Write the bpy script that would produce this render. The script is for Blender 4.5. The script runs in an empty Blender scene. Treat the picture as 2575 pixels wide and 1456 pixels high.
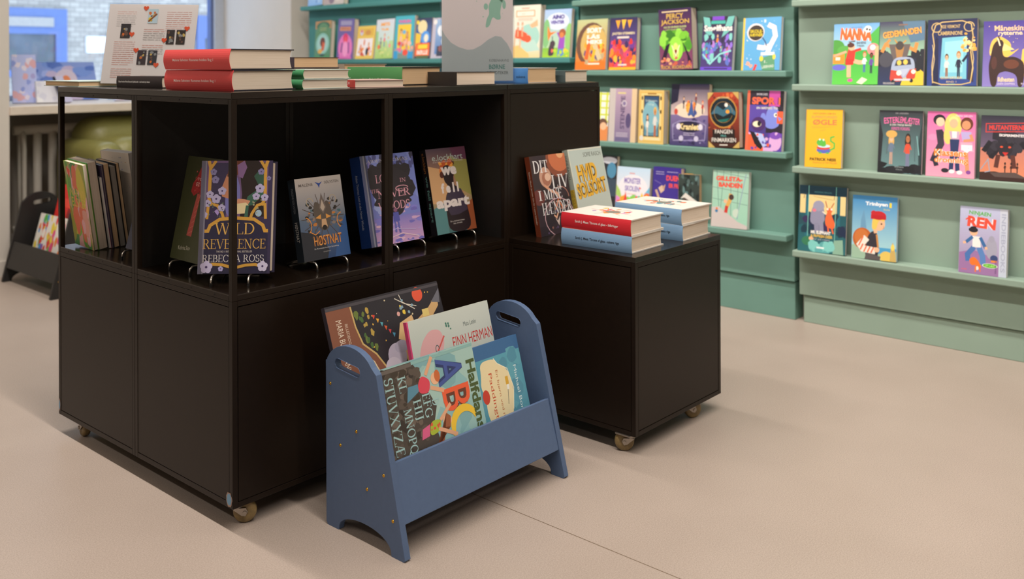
import bpy, math, random
from math import sin, cos, pi, radians
from mathutils import Vector, Matrix

# ------------------------------------------------------------------ camera, light, exposure
SC = bpy.context.scene
COL = SC.collection
W_PX = 2575.0
YAW, ROLL = 0.7237, -0.0031
CAM = Vector((-1.0924, -1.74, 0.97))
FW = Vector((cos(YAW), sin(YAW), 0)); RT0 = Vector((sin(YAW), -cos(YAW), 0)); UP = Vector((0, 0, 1))
RT = RT0 * cos(ROLL) + UP * sin(ROLL); UU = UP * cos(ROLL) - RT0 * sin(ROLL)
cd = bpy.data.cameras.new('camera'); cam = bpy.data.objects.new('camera', cd); COL.objects.link(cam)
m = Matrix.Identity(4)
for i in range(3):
    m[i][0] = RT[i]; m[i][1] = UU[i]; m[i][2] = -FW[i]; m[i][3] = CAM[i]
cam.matrix_world = m
cd.sensor_width = 36.0; cd.sensor_fit = 'HORIZONTAL'; cd.lens = 2395.5 / W_PX * 36.0
cd.shift_y = -569.8 / W_PX; cd.clip_start = 0.05
cd.dof.use_dof = True; cd.dof.focus_distance = 2.1; cd.dof.aperture_fstop = 3.6
SC.camera = cam
SC.view_settings.view_transform = 'Standard'; SC.view_settings.look = 'None'
SC.view_settings.gamma = 1.0; SC.view_settings.exposure = 0.0; SC.view_settings.use_curve_mapping = False
SC.cycles.max_bounces = 8; SC.cycles.diffuse_bounces = 4; SC.cycles.transparent_max_bounces = 12

wd = bpy.data.worlds.new('world'); SC.world = wd; wd.use_nodes = True
bg = wd.node_tree.nodes['Background']; bg.inputs[0].default_value = (0.61, 0.77, 1.0, 1); bg.inputs[1].default_value = 3.3

LAMPS = [  # ceiling rows: x, y centre, length, watts, colour, tilt towards the shelves, spread
    (1.20, -0.10, 4.6, 70, (1.0, 0.925, 0.85), 27, 115),
    (-0.06, -0.4, 5.6, 128, (1.0, 0.925, 0.85), 0, 180),
    (-2.30, -0.8, 6.0, 40, (1.0, 0.925, 0.85), 0, 180),
]
LAMP_Z = 2.84

# ------------------------------------------------------------------ colours and materials
def lin(h):
    h = h.lstrip('#')
    r = []
    for i in (0, 2, 4):
        c = int(h[i:i + 2], 16) / 255.0
        r.append(c / 12.92 if c <= 0.04045 else ((c + 0.055) / 1.055) ** 2.4)
    return (r[0], r[1], r[2], 1.0)

def mk(name):
    m = bpy.data.materials.new(name); m.use_nodes = True
    nt = m.node_tree
    return m, nt, nt.nodes['Principled BSDF']

def mat(name, hexc, rough=0.5, metal=0.0, var=0.06, scale=30.0, bump=0.0, stretch=None, spec=0.5):
    m, nt, b = mk(name)
    c = lin(hexc)
    tc = nt.nodes.new('ShaderNodeTexCoord'); mp = nt.nodes.new('ShaderNodeMapping')
    nz = nt.nodes.new('ShaderNodeTexNoise'); rp = nt.nodes.new('ShaderNodeValToRGB')
    nz.inputs['Scale'].default_value = scale; nz.inputs['Detail'].default_value = 5
    if stretch: mp.inputs['Scale'].default_value = stretch
    nt.links.new(tc.outputs['Object'], mp.inputs[0]); nt.links.new(mp.outputs[0], nz.inputs['Vector'])
    nt.links.new(nz.outputs[0], rp.inputs[0])
    rp.color_ramp.elements[0].position = 0.3; rp.color_ramp.elements[1].position = 0.7
    rp.color_ramp.elements[0].color = tuple(x * (1 - var) for x in c[:3]) + (1,)
    rp.color_ramp.elements[1].color = tuple(min(1, x * (1 + var)) for x in c[:3]) + (1,)
    nt.links.new(rp.outputs[0], b.inputs['Base Color'])
    b.inputs['Roughness'].default_value = rough; b.inputs['Metallic'].default_value = metal
    b.inputs['Specular IOR Level'].default_value = spec
    if bump:
        bp = nt.nodes.new('ShaderNodeBump'); bp.inputs['Strength'].default_value = bump; bp.inputs['Distance'].default_value = 0.002
        nt.links.new(nz.outputs[0], bp.inputs['Height']); nt.links.new(bp.outputs[0], b.inputs['Normal'])
    return m

def print_mat(name, rough):
    m, nt, b = mk(name)
    at = nt.nodes.new('ShaderNodeAttribute'); at.attribute_name = 'Col'
    nt.links.new(at.outputs['Color'], b.inputs['Base Color'])
    tc = nt.nodes.new('ShaderNodeTexCoord'); nz = nt.nodes.new('ShaderNodeTexNoise'); nz.inputs['Scale'].default_value = 60
    mr = nt.nodes.new('ShaderNodeMapRange'); mr.inputs[3].default_value = rough - .05; mr.inputs[4].default_value = rough + .08
    nt.links.new(tc.outputs['Object'], nz.inputs['Vector']); nt.links.new(nz.outputs[0], mr.inputs[0]); nt.links.new(mr.outputs[0], b.inputs['Roughness'])
    return m

PRINT = print_mat('printed_paper', 0.42)
def floor_mat():
    m, nt, b = mk('linoleum')
    tc = nt.nodes.new('ShaderNodeTexCoord')
    n1 = nt.nodes.new('ShaderNodeTexNoise'); n1.inputs['Scale'].default_value = 380; n1.inputs['Detail'].default_value = 8
    n2 = nt.nodes.new('ShaderNodeTexNoise'); n2.inputs['Scale'].default_value = 2.3; n2.inputs['Detail'].default_value = 6
    for n in (n1, n2): nt.links.new(tc.outputs['Object'], n.inputs['Vector'])
    r1 = nt.nodes.new('ShaderNodeValToRGB'); e = r1.color_ramp.elements
    e[0].position = .3; e[1].position = .72; e[0].color = lin('A09287'); e[1].color = lin('BCACA1')
    mx = nt.nodes.new('ShaderNodeMix'); mx.data_type = 'RGBA'; mx.blend_type = 'MULTIPLY'; mx.inputs[0].default_value = 1
    r2 = nt.nodes.new('ShaderNodeValToRGB'); e = r2.color_ramp.elements
    e[0].position = .3; e[1].position = .75; e[0].color = (.88, .87, .86, 1); e[1].color = (1, 1, 1, 1)
    nt.links.new(n1.outputs[0], r1.inputs[0]); nt.links.new(n2.outputs[0], r2.inputs[0])
    nt.links.new(r1.outputs[0], mx.inputs[6]); nt.links.new(r2.outputs[0], mx.inputs[7])
    # one welded seam running along Y at x = 0.455, ending under the cabinets
    sp = nt.nodes.new('ShaderNodeSeparateXYZ'); nt.links.new(tc.outputs['Object'], sp.inputs[0])
    a = nt.nodes.new('ShaderNodeMath'); a.operation = 'SUBTRACT'; a.inputs[1].default_value = .4555; nt.links.new(sp.outputs[0], a.inputs[0])
    ab = nt.nodes.new('ShaderNodeMath'); ab.operation = 'ABSOLUTE'; nt.links.new(a.outputs[0], ab.inputs[0])
    lt = nt.nodes.new('ShaderNodeMath'); lt.operation = 'LESS_THAN'; lt.inputs[1].default_value = .0011; nt.links.new(ab.outputs[0], lt.inputs[0])
    m2 = nt.nodes.new('ShaderNodeMix'); m2.data_type = 'RGBA'; m2.inputs[7].default_value = lin('6B5947')
    ly = nt.nodes.new('ShaderNodeMath'); ly.operation = 'LESS_THAN'; ly.inputs[1].default_value = .2; nt.links.new(sp.outputs[1], ly.inputs[0])
    an = nt.nodes.new('ShaderNodeMath'); an.operation = 'MULTIPLY'; nt.links.new(lt.outputs[0], an.inputs[0]); nt.links.new(ly.outputs[0], an.inputs[1])
    nt.links.new(an.outputs[0], m2.inputs[0]); nt.links.new(mx.outputs[2], m2.inputs[6]); nt.links.new(m2.outputs[2], b.inputs['Base Color'])
    b.inputs['Roughness'].default_value = .42; b.inputs['Specular IOR Level'].default_value = .45
    bp = nt.nodes.new('ShaderNodeBump'); bp.inputs['Strength'].default_value = .06; bp.inputs['Distance'].default_value = .0006
    nt.links.new(n1.outputs[0], bp.inputs['Height']); nt.links.new(bp.outputs[0], b.inputs['Normal'])
    return m

def page_mat(name, a, c):
    m, nt, b = mk(name)
    tc = nt.nodes.new('ShaderNodeTexCoord'); mp = nt.nodes.new('ShaderNodeMapping'); mp.inputs['Scale'].default_value = (6, 6, 1400)
    nz = nt.nodes.new('ShaderNodeTexNoise'); nz.inputs['Scale'].default_value = 1; nz.inputs['Detail'].default_value = 3
    rp = nt.nodes.new('ShaderNodeValToRGB'); e = rp.color_ramp.elements
    e[0].position = .3; e[1].position = .7; e[0].color = lin(a); e[1].color = lin(c)
    nt.links.new(tc.outputs['Object'], mp.inputs[0]); nt.links.new(mp.outputs[0], nz.inputs['Vector'])
    nt.links.new(nz.outputs[0], rp.inputs[0]); nt.links.new(rp.outputs[0], b.inputs['Base Color'])
    b.inputs['Roughness'].default_value = .8
    return m

def glass_mat(name, tint, gloss=.06):
    m, nt, b = mk(name)
    out = nt.nodes['Material Output']; nt.nodes.remove(b)
    tr = nt.nodes.new('ShaderNodeBsdfTransparent'); tr.inputs[0].default_value = tint
    gl = nt.nodes.new('ShaderNodeBsdfGlossy'); gl.inputs['Roughness'].default_value = .02
    lw = nt.nodes.new('ShaderNodeLayerWeight'); pw = nt.nodes.new('ShaderNodeMath'); pw.operation = 'POWER'; pw.inputs[1].default_value = 5
    fr = nt.nodes.new('ShaderNodeMath'); fr.operation = 'MULTIPLY_ADD'; fr.inputs[1].default_value = .5; fr.inputs[2].default_value = gloss * .5
    nt.links.new(lw.outputs['Facing'], pw.inputs[0]); nt.links.new(pw.outputs[0], fr.inputs[0])
    mx = nt.nodes.new('ShaderNodeMixShader')
    nt.links.new(fr.outputs[0], mx.inputs[0]); nt.links.new(tr.outputs[0], mx.inputs[1]); nt.links.new(gl.outputs[0], mx.inputs[2])
    nt.links.new(mx.outputs[0], out.inputs[0])
    return m

def brick_mat():
    m, nt, b = mk('pale_brick')
    tc = nt.nodes.new('ShaderNodeTexCoord'); mp = nt.nodes.new('ShaderNodeMapping'); mp.inputs['Rotation'].default_value = (pi / 2, 0, 0)
    br = nt.nodes.new('ShaderNodeTexBrick'); br.inputs['Scale'].default_value = 4.5
    br.inputs['Color1'].default_value = lin('9C9286'); br.inputs['Color2'].default_value = lin('BAAFA0'); br.inputs['Mortar'].default_value = lin('90877C')
    nt.links.new(tc.outputs['Object'], mp.inputs[0]); nt.links.new(mp.outputs[0], br.inputs[0]); nt.links.new(br.outputs[0], b.inputs['Base Color'])
    b.inputs['Roughness'].default_value = .9
    return m

MAT = dict(
    black=mat('black_lacquered_board', '1C130C', .38, var=.08, scale=60, spec=.24),
    blacktop=mat('black_laminate_top', '1A120C', .2, var=.08, scale=60, spec=.5),
    void=mat('black_inner_board', '1C1917', .6, var=.08, scale=60, spec=.3),
    blue=mat('blue_painted_board', '546889', .5, var=.03, scale=90, bump=.05, spec=.35),
    blackrack=mat('black_painted_board', '1D1A19', .5, var=.05),
    sage=mat('sage_green_paint', '8EA394', .6, var=.04, scale=5, bump=.03, spec=.3),
    jade=mat('jade_green_paint', '6B9185', .6, var=.04, scale=5, bump=.03, spec=.3),
    teal=mat('teal_green_paint', '4A8684', .6, var=.04, scale=5, bump=.03, spec=.3),
    wall=mat('white_wall_paint', 'CFC8BF', .8, var=.015, scale=8),
    far=mat('grey_beige_wall_paint', '8F877D', .85, var=.015, scale=8),
    ceil=mat('white_ceiling_paint', 'C9C5BE', .9, var=.01),
    sill=mat('cream_lacquered_sill', 'D8CBBC', .5, var=.03),
    frame=mat('grey_window_frame', 'B9C0CC', .5, var=.03),
    floor=floor_mat(),
    page=page_mat('book_page_edges', 'D3C1AB', 'EADACA'),
    tan=page_mat('yellowed_page_edges', 'D2AD84', 'E4C39B'),
    white=page_mat('white_page_edges', 'CFC9C3', 'E4DFD9'),
    grey=page_mat('grey_page_edges', '8F8880', 'A39B92'),
    brass=mat('brass', 'D9A53A', .3, 1.0),
    steel=mat('brushed_steel', 'D9D2C8', .3, 1.0),
    zinc=mat('zinc_plate', 'A79F96', .45, 1.0),
    rubber=mat('black_rubber', '141312', .6),
    amber=mat('amber_polyurethane', '7C6842', .35, var=.25, scale=80),
    olive=mat('olive_upholstery', '7F7B45', .42, var=.08, scale=120, bump=.08),
    radiator=mat('white_radiator_enamel', 'EDE6DC', .4, var=.02),
    glass=glass_mat('window_glass', (.93, .96, 1, 1)),
    acrylic=glass_mat('clear_acrylic', (.95, .96, .97, 1)),
    brick=brick_mat(),
    bluepaint=mat('blue_joinery_paint', '5D6D9A', .5, var=.05),
    darkglass=mat('dark_window_pane', '555A60', .15, var=.5, scale=2.5),
    signwhite=mat('white_sign_enamel', 'F4F4F8', .4, var=.01),
    lamp=mat('white_lamp_housing', 'E6E6E6', .5, var=.01),
)

# ------------------------------------------------------------------ mesh building
class M:
    def __init__(s): s.v = []; s.f = []; s.c = []
    def poly(s, pts, col=None):
        n = len(s.v); s.v += [tuple(p) for p in pts]; s.f.append(tuple(range(n, n + len(pts)))); s.c.append(col)
    def box(s, x0, x1, y0, y1, z0, z1, col=None):
        n = len(s.v)
        s.v += [(x0, y0, z0), (x1, y0, z0), (x1, y1, z0), (x0, y1, z0), (x0, y0, z1), (x1, y0, z1), (x1, y1, z1), (x0, y1, z1)]
        for q in ((0, 3, 2, 1), (4, 5, 6, 7), (0, 1, 5, 4), (1, 2, 6, 5), (2, 3, 7, 6), (3, 0, 4, 7)):
            s.f.append(tuple(n + i for i in q)); s.c.append(col)
    def tube(s, pts, r, n=10, col=None, cap=True):
        pts = [Vector(p) for p in pts]; rings = []
        for i, p in enumerate(pts):
            d = (pts[min(i + 1, len(pts) - 1)] - pts[max(i - 1, 0)]).normalized()
            a = d.cross(Vector((0.31, 0.22, 0.93))).normalized(); b = d.cross(a)
            base = len(s.v); rr = r[i] if isinstance(r, (list, tuple)) else r
            for k in range(n):
                t = 2 * pi * k / n; s.v.append(tuple(p + a * cos(t) * rr + b * sin(t) * rr))
            rings.append(base)
        for i in range(len(rings) - 1):
            for k in range(n):
                s.f.append((rings[i] + k, rings[i] + (k + 1) % n, rings[i + 1] + (k + 1) % n, rings[i + 1] + k)); s.c.append(col)
        if cap:
            s.f.append(tuple(rings[0] + k for k in range(n))[::-1]); s.c.append(col)
            s.f.append(tuple(rings[-1] + k for k in range(n))); s.c.append(col)
    def prism(s, pts, axis, a, b, col=None):
        """outline pts (2D) extruded along an axis from a to b"""
        def p3(p, t): return {'x': (t, p[0], p[1]), 'y': (p[0], t, p[1]), 'z': (p[0], p[1], t)}[axis]
        n = len(s.v); k = len(pts)
        s.v += [p3(p, a) for p in pts] + [p3(p, b) for p in pts]
        s.f.append(tuple(range(n, n + k))[::-1]); s.c.append(col); s.f.append(tuple(range(n + k, n + 2 * k))); s.c.append(col)
        for i in range(k):
            j = (i + 1) % k; s.f.append((n + i, n + j, n + k + j, n + k + i)); s.c.append(col)
    def build(s, name, material, parent=None, bevel=0, smooth=False, sub=0):
        me = bpy.data.meshes.new(name); me.from_pydata(s.v, [], s.f)
        if any(c is not None for c in s.c):
            at = me.color_attributes.new('Col', 'FLOAT_COLOR', 'CORNER'); data = []
            for fi, c in zip(s.f, s.c):
                if c is None: c = (.5, .5, .5, 1)
                if isinstance(c, list):
                    for q in c: data += q
                else: data += list(c) * len(fi)
            at.data.foreach_set('color', data)
        me.materials.append(material); me.validate(); me.update()
        if smooth: me.polygons.foreach_set('use_smooth', [True] * len(me.polygons))
        o = bpy.data.objects.new(name, me); COL.objects.link(o)
        if parent is not None: o.parent = parent
        if bevel:
            b = o.modifiers.new('bevel', 'BEVEL'); b.width = bevel; b.segments = 2; b.limit_method = 'ANGLE'
        if sub:
            b = o.modifiers.new('sub', 'SUBSURF'); b.levels = sub; b.render_levels = sub
        return o

def boxm(*a, col=None):
    m = M(); m.box(*a, col=col); return m

def tag(o, label=None, cat=None, group=None, kind=None):
    if label: o['label'] = label
    if cat: o['category'] = cat
    if group: o['group'] = group
    if kind: o['kind'] = kind
    return o

def thing(name, label, cat, loc=(0, 0, 0), rz=0, group=None):
    o = bpy.data.objects.new(name, None); COL.objects.link(o); o.location = loc; o.rotation_euler = (0, 0, rz)
    o.empty_display_size = .05
    return tag(o, label, cat, group)

def struct(name, m, material, **k):
    return tag(m.build(name, material, **k), kind='structure')

def copy_tree(o, parent=None):
    c = o.copy(); COL.objects.link(c); c.parent = parent
    for ch in list(o.children): copy_tree(ch, c)
    return c

# ------------------------------------------------------------------ printed artwork (flat shapes on covers)
FONT = {}
def glyph_mesh(txt, bold):
    k = (txt, bold)
    if k not in FONT:
        cu = bpy.data.curves.new('lettering', 'FONT'); cu.body = txt; cu.offset = bold; cu.resolution_u = 3; cu.fill_mode = 'FRONT'
        ob = bpy.data.objects.new('lettering', cu)
        me = ob.to_mesh()
        vs = [(v.co.x, v.co.y) for v in me.vertices]; fs = [tuple(p.vertices) for p in me.polygons]
        ob.to_mesh_clear(); bpy.data.objects.remove(ob); bpy.data.curves.remove(cu)
        if vs:
            x0 = min(v[0] for v in vs); x1 = max(v[0] for v in vs); y0 = min(v[1] for v in vs); y1 = max(v[1] for v in vs)
            vs = [((x - x0) / max(x1 - x0, 1e-6) - .5, (y - y0) / max(y1 - y0, 1e-6) - .5) for x, y in vs]
        FONT[k] = (vs, fs)
    return FONT[k]

# serif capitals drawn as broad-nib strokes: width, [strokes]; '=' marks a serif bar
def _arc(cx, cy, rx, ry, a, b, n=12):
    return [(cx + rx * cos(radians(a + (b - a) * i / n)), cy + ry * sin(radians(a + (b - a) * i / n))) for i in range(n + 1)]
def _s(x, y, w=.16): return ('=', x - w, x + w, y)
SER = {
 'A': (.78, [('t', [(.06, 0), (.37, 1)]), ('T', [(.4, 1), (.7, 0)]), ('t', [(.17, .34), (.58, .34)]), _s(.07, 0, .1), _s(.69, 0, .12)]),
 'B': (.66, [('T', [(.14, 0), (.14, 1)]), ('n', [(.14, .97), (.3, .97)] + _arc(.32, .75, .2, .22, 90, -90) + [(.14, .53)]), ('n', [(.3, .53)] + _arc(.34, .27, .24, .25, 90, -90) + [(.14, .03)]), ('=', .02, .2, 0), ('=', .02, .2, 1)]),
 'C': (.74, [('n', _arc(.42, .5, .35, .48, 42, 318, 20)), ('t', [(.69, .98), (.69, .72)]), ('t', [(.69, .1), (.69, .24)])]),
 'D': (.78, [('T', [(.14, 0), (.14, 1)]), ('n', [(.14, .97), (.3, .97)] + _arc(.32, .5, .38, .47, 90, -90, 18) + [(.14, .03)]), ('=', .02, .2, 0), ('=', .02, .2, 1)]),
 'E': (.62, [('T', [(.14, 0), (.14, 1)]), ('t', [(.14, .97), (.54, .97)]), ('t', [(.14, .52), (.42, .52)]), ('t', [(.14, .03), (.57, .03)]), ('t', [(.54, 1), (.54, .8)]), ('t', [(.57, 0), (.57, .22)]), ('t', [(.42, .62), (.42, .42)]), ('=', .02, .2, 0), ('=', .02, .2, 1)]),
 'F': (.58, [('T', [(.14, 0), (.14, 1)]), ('t', [(.14, .97), (.54, .97)]), ('t', [(.14, .52), (.42, .52)]), ('t', [(.54, 1), (.54, .8)]), ('t', [(.42, .62), (.42, .42)]), _s(.14, 0), ('=', .02, .2, 1)]),
 'G': (.8, [('n', _arc(.42, .5, .35, .48, 42, 330, 20)), ('t', [(.69, .98), (.69, .72)]), ('T', [(.68, .42), (.68, .1)]), ('=', .54, .8, .43)]),
 'H': (.82, [('T', [(.15, 0), (.15, 1)]), ('T', [(.67, 0), (.67, 1)]), ('t', [(.15, .52), (.67, .52)]), _s(.15, 0), _s(.15, 1), _s(.67, 0), _s(.67, 1)]),
 'I': (.34, [('T', [(.17, 0), (.17, 1)]), _s(.17, 0), _s(.17, 1)]),
 'J': (.44, [('T', [(.27, 1), (.27, .18)]), ('n', _arc(.12, .1, .15, .2, 20, -100)), _s(.27, 1)]),
 'K': (.76, [('T', [(.14, 0), (.14, 1)]), ('t', [(.14, .4), (.6, 1)]), ('T', [(.28, .56), (.66, 0)]), _s(.14, 0), _s(.14, 1), _s(.6, 1, .12), _s(.67, 0, .1)]),
 'L': (.6, [('T', [(.14, 0), (.14, 1)]), ('t', [(.14, .03), (.56, .03)]), ('t', [(.56, 0), (.56, .24)]), ('=', .02, .2, 0), _s(.14, 1)]),
 'M': (.96, [('t', [(.13, 0), (.15, 1)]), ('T', [(.17, 1), (.46, .06)]), ('t', [(.46, .06), (.77, 1)]), ('T', [(.8, 1), (.82, 0)]), _s(.13, 0, .12), _s(.82, 0), ('=', .0, .18, 1), ('=', .77, .95, 1)]),
 'N': (.82, [('t', [(.14, 0), (.14, 1)]), ('T', [(.14, 1), (.67, .02)]), ('t', [(.68, 0), (.68, 1)]), _s(.14, 0, .13), ('=', .0, .16, 1), _s(.68, 1, .13)]),
 'O': (.82, [('n', _arc(.41, .5, .34, .48, 0, 360, 28))]),
 'P': (.62, [('T', [(.14, 0), (.14, 1)]), ('n', [(.14, .97), (.3, .97)] + _arc(.32, .72, .22, .25, 90, -90) + [(.14, .47)]), _s(.14, 0), ('=', .02, .2, 1)]),
 'Q': (.84, [('n', _arc(.41, .5, .34, .48, 0, 360, 28)), ('T', [(.42, .12), (.6, -.06), (.8, -.18)])]),
 'R': (.74, [('T', [(.14, 0), (.14, 1)]), ('n', [(.14, .97), (.3, .97)] + _arc(.32, .74, .21, .23, 90, -90) + [(.14, .51)]), ('T', [(.34, .5), (.66, 0)]), _s(.14, 0), ('=', .02, .2, 1), ('=', .6, .78, 0)]),
 'S': (.56, [('n', _arc(.28, .74, .19, .23, 30, 265, 12) + _arc(.28, .27, .22, .25, 85, -150, 14)), ('t', [(.47, .97), (.47, .74)]), ('t', [(.08, .04), (.08, .28)])]),
 'T': (.68, [('T', [(.34, 0), (.34, 1)]), ('t', [(.04, .97), (.64, .97)]), ('t', [(.05, 1), (.05, .76)]), ('t', [(.63, 1), (.63, .76)]), _s(.34, 0)]),
 'U': (.78, [('T', [(.15, 1), (.15, .3)]), ('n', _arc(.39, .3, .24, .28, 180, 360)), ('t', [(.63, .3), (.63, 1)]), _s(.15, 1), _s(.63, 1, .12)]),
 'V': (.76, [('T', [(.08, 1), (.38, 0)]), ('t', [(.38, 0), (.68, 1)]), _s(.08, 1, .13), _s(.68, 1, .11)]),
 'W': (1.08, [('T', [(.08, 1), (.32, 0)]), ('t', [(.32, 0), (.54, 1)]), ('T', [(.54, 1), (.78, 0)]), ('t', [(.78, 0), (1.0, 1)]), _s(.08, 1, .12), _s(.52, 1, .1), _s(1.0, 1, .1)]),
 'X': (.74, [('T', [(.08, 1), (.66, 0)]), ('t', [(.1, 0), (.62, 1)]), _s(.09, 1, .12), _s(.62, 1, .1), _s(.1, 0, .1), _s(.65, 0, .12)]),
 'Y': (.72, [('T', [(.07, 1), (.36, .46), (.36, 0)]), ('t', [(.36, .46), (.64, 1)]), _s(.36, 0), _s(.07, 1, .12), _s(.64, 1, .1)]),
 'Z': (.66, [('t', [(.06, .97), (.58, .97)]), ('T', [(.58, .97), (.06, .03)]), ('t', [(.06, .03), (.6, .03)]), ('t', [(.06, 1), (.06, .78)]), ('t', [(.6, 0), (.6, .22)])]),
 'Æ': (1.0, [('t', [(.06, 0), (.46, 1)]), ('T', [(.52, 0), (.52, 1)]), ('t', [(.44, .97), (.9, .97)]), ('t', [(.2, .34), (.52, .34)]), ('t', [(.52, .52), (.78, .52)]), ('t', [(.52, .03), (.93, .03)]), ('t', [(.9, 1), (.9, .8)]), ('t', [(.93, 0), (.93, .22)]), _s(.06, 0, .1)]),
 ' ': (.34, []), '-': (.4, [('t', [(.05, .4), (.35, .4)])]),
}
def serif_polys(txt, heavy=1.0):
    x = 0; out = []
    for ch in txt:
        w, st = SER.get(ch, SER[' '])
        for s in st:
            if s[0] == '=':
                y = s[3]; d = .045 if y == 0 else -.045
                out.append([[(x + s[1], y), (x + s[2], y), (x + s[2], y + d), (x + s[1], y + d)]]); continue
            T, t = .135 * heavy, .045 * (.6 + .4 * heavy)
            pts = [(x + p[0], p[1]) for p in s[1]]
            ws = [T if s[0] == 'T' else t if s[0] == 't' else t + (T - t) * abs(pts[i + 1][1] - pts[i][1]) / (math.hypot(pts[i + 1][0] - pts[i][0], pts[i + 1][1] - pts[i][1]) or 1e-6) for i in range(len(pts) - 1)]
            out.append(stroke(pts, ws))
        x += w + .03
    return [[[(px / x - .5, py - .5) for px, py in p] for p in g] for g in out]

def stroke(pts, w):
    """a polyline as a strip of quads with mitred joints; w = width or list of widths per segment"""
    P_ = [p for i, p in enumerate(pts) if i == 0 or math.hypot(p[0] - pts[i - 1][0], p[1] - pts[i - 1][1]) > 1e-7]
    n = len(P_)
    if n < 2: return []
    closed = n > 3 and math.hypot(P_[0][0] - P_[-1][0], P_[0][1] - P_[-1][1]) < 1e-6
    ws = w if isinstance(w, list) else [w] * (n - 1)
    ns = []
    for i in range(n - 1):
        dx, dy = P_[i + 1][0] - P_[i][0], P_[i + 1][1] - P_[i][1]; L_ = math.hypot(dx, dy); ns.append((-dy / L_, dx / L_))
    off = []
    for i in range(n):
        i0 = i - 1 if i > 0 else (n - 2 if closed else 0); i1 = i if i < n - 1 else (0 if closed else n - 2)
        a, b = ns[i0], ns[i1]; mx, my = a[0] + b[0], a[1] + b[1]; l2 = mx * mx + my * my
        hw = (ws[min(i0, len(ws) - 1)] + ws[min(i1, len(ws) - 1)]) / 4
        if l2 < .3: k = 1.0 / math.sqrt(max(l2, 1e-4))
        else: k = 2.0 / l2
        off.append((mx * k * hw, my * k * hw))
    return [[(P_[i][0] + off[i][0], P_[i][1] + off[i][1]), (P_[i][0] - off[i][0], P_[i][1] - off[i][1]),
             (P_[i + 1][0] - off[i + 1][0], P_[i + 1][1] - off[i + 1][1]), (P_[i + 1][0] + off[i + 1][0], P_[i + 1][1] + off[i + 1][1])] for i in range(n - 1)]

def smooth(pts, it=2):
    """round off a closed outline"""
    for _ in range(it):
        o = []
        for i, p in enumerate(pts):
            q = pts[(i + 1) % len(pts)]; o += [(p[0] * .78 + q[0] * .22, p[1] * .78 + q[1] * .22), (p[0] * .22 + q[0] * .78, p[1] * .22 + q[1] * .78)]
        pts = o
    return pts

# drawing words used by the cover designs; coordinates run 0..1 across and 0..1 up
def R(x0, y0, x1, y1, c, c2=None): return [('r', x0, y0, x1, y1, c, c2)]
def E(cx, cy, rx, ry, c, rot=0): return [('e', cx, cy, rx, ry, c, rot)]
def P(pts, c): return [('p', pts, c)]
def S(pts, c): return [('p', smooth(pts), c)]
def L(pts, w, c): return [('l', pts, w, c)]
def T(s, cx, cy, w, h, c, rot=0, b=0.0, ser=0): return [('t', s, cx, cy, w, h, c, rot, b, ser)]
def B(seed, n, box, r, cols, asp=1.0): return [('b', seed, n, box, r, cols, asp)]
def H(cx, cy, r, c): return [('h', cx, cy, r, c)]
def TO(s, cx, cy, w, h, c, o, rot=0, b=.02): return T(s, cx, cy, w, h, o, rot, b + .05) + T(s, cx, cy, w, h, c, rot, b)
def LINES(seed, x0, x1, ys, c, h=.012):
    rnd = random.Random(seed); o = []
    for y in ys:
        x = x0
        while x < x1 - .01:
            w = min(rnd.uniform(.03, .09), x1 - x); o += R(x, y, x + w * .86, y + h, c); x += w
    return o
def FIG(x, y, s, skin, hair, top, bot, k=.66, long=0, arm=1):
    """a small printed child: x centre, y feet, s height"""
    a = s * k
    o = L([(x - .06 * a, y), (x - .05 * a, y + .42 * s)], .1 * a, bot) + L([(x + .07 * a, y), (x + .05 * a, y + .42 * s)], .1 * a, bot)
    if long: o += E(x, y + .74 * s, .2 * a, .2 * s, hair)
    o += P([(x - .15 * a, y + .38 * s), (x + .15 * a, y + .38 * s), (x + .12 * a, y + .68 * s), (x - .12 * a, y + .68 * s)], top)
    if arm: o += L([(x - .12 * a, y + .64 * s), (x - .22 * a, y + .42 * s)], .07 * a, top) + L([(x + .12 * a, y + .64 * s), (x + .24 * a, y + .5 * s)], .07 * a, top)
    o += E(x, y + .86 * s, .17 * a, .14 * s, hair) + E(x, y + .82 * s, .13 * a, .11 * s, skin)
    o += E(x - .05 * a, y + .83 * s, .018 * a, .015 * s, '2A2020') + E(x + .05 * a, y + .83 * s, .018 * a, .015 * s, '2A2020')
    return o

def ellipse(cx, cy, rx, ry, rot=0, n=20):
    c, s = cos(rot), sin(rot)
    return [(cx + rx * cos(t) * c - ry * sin(t) * s, cy + rx * cos(t) * s + ry * sin(t) * c) for t in (2 * pi * i / n for i in range(n))]

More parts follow.
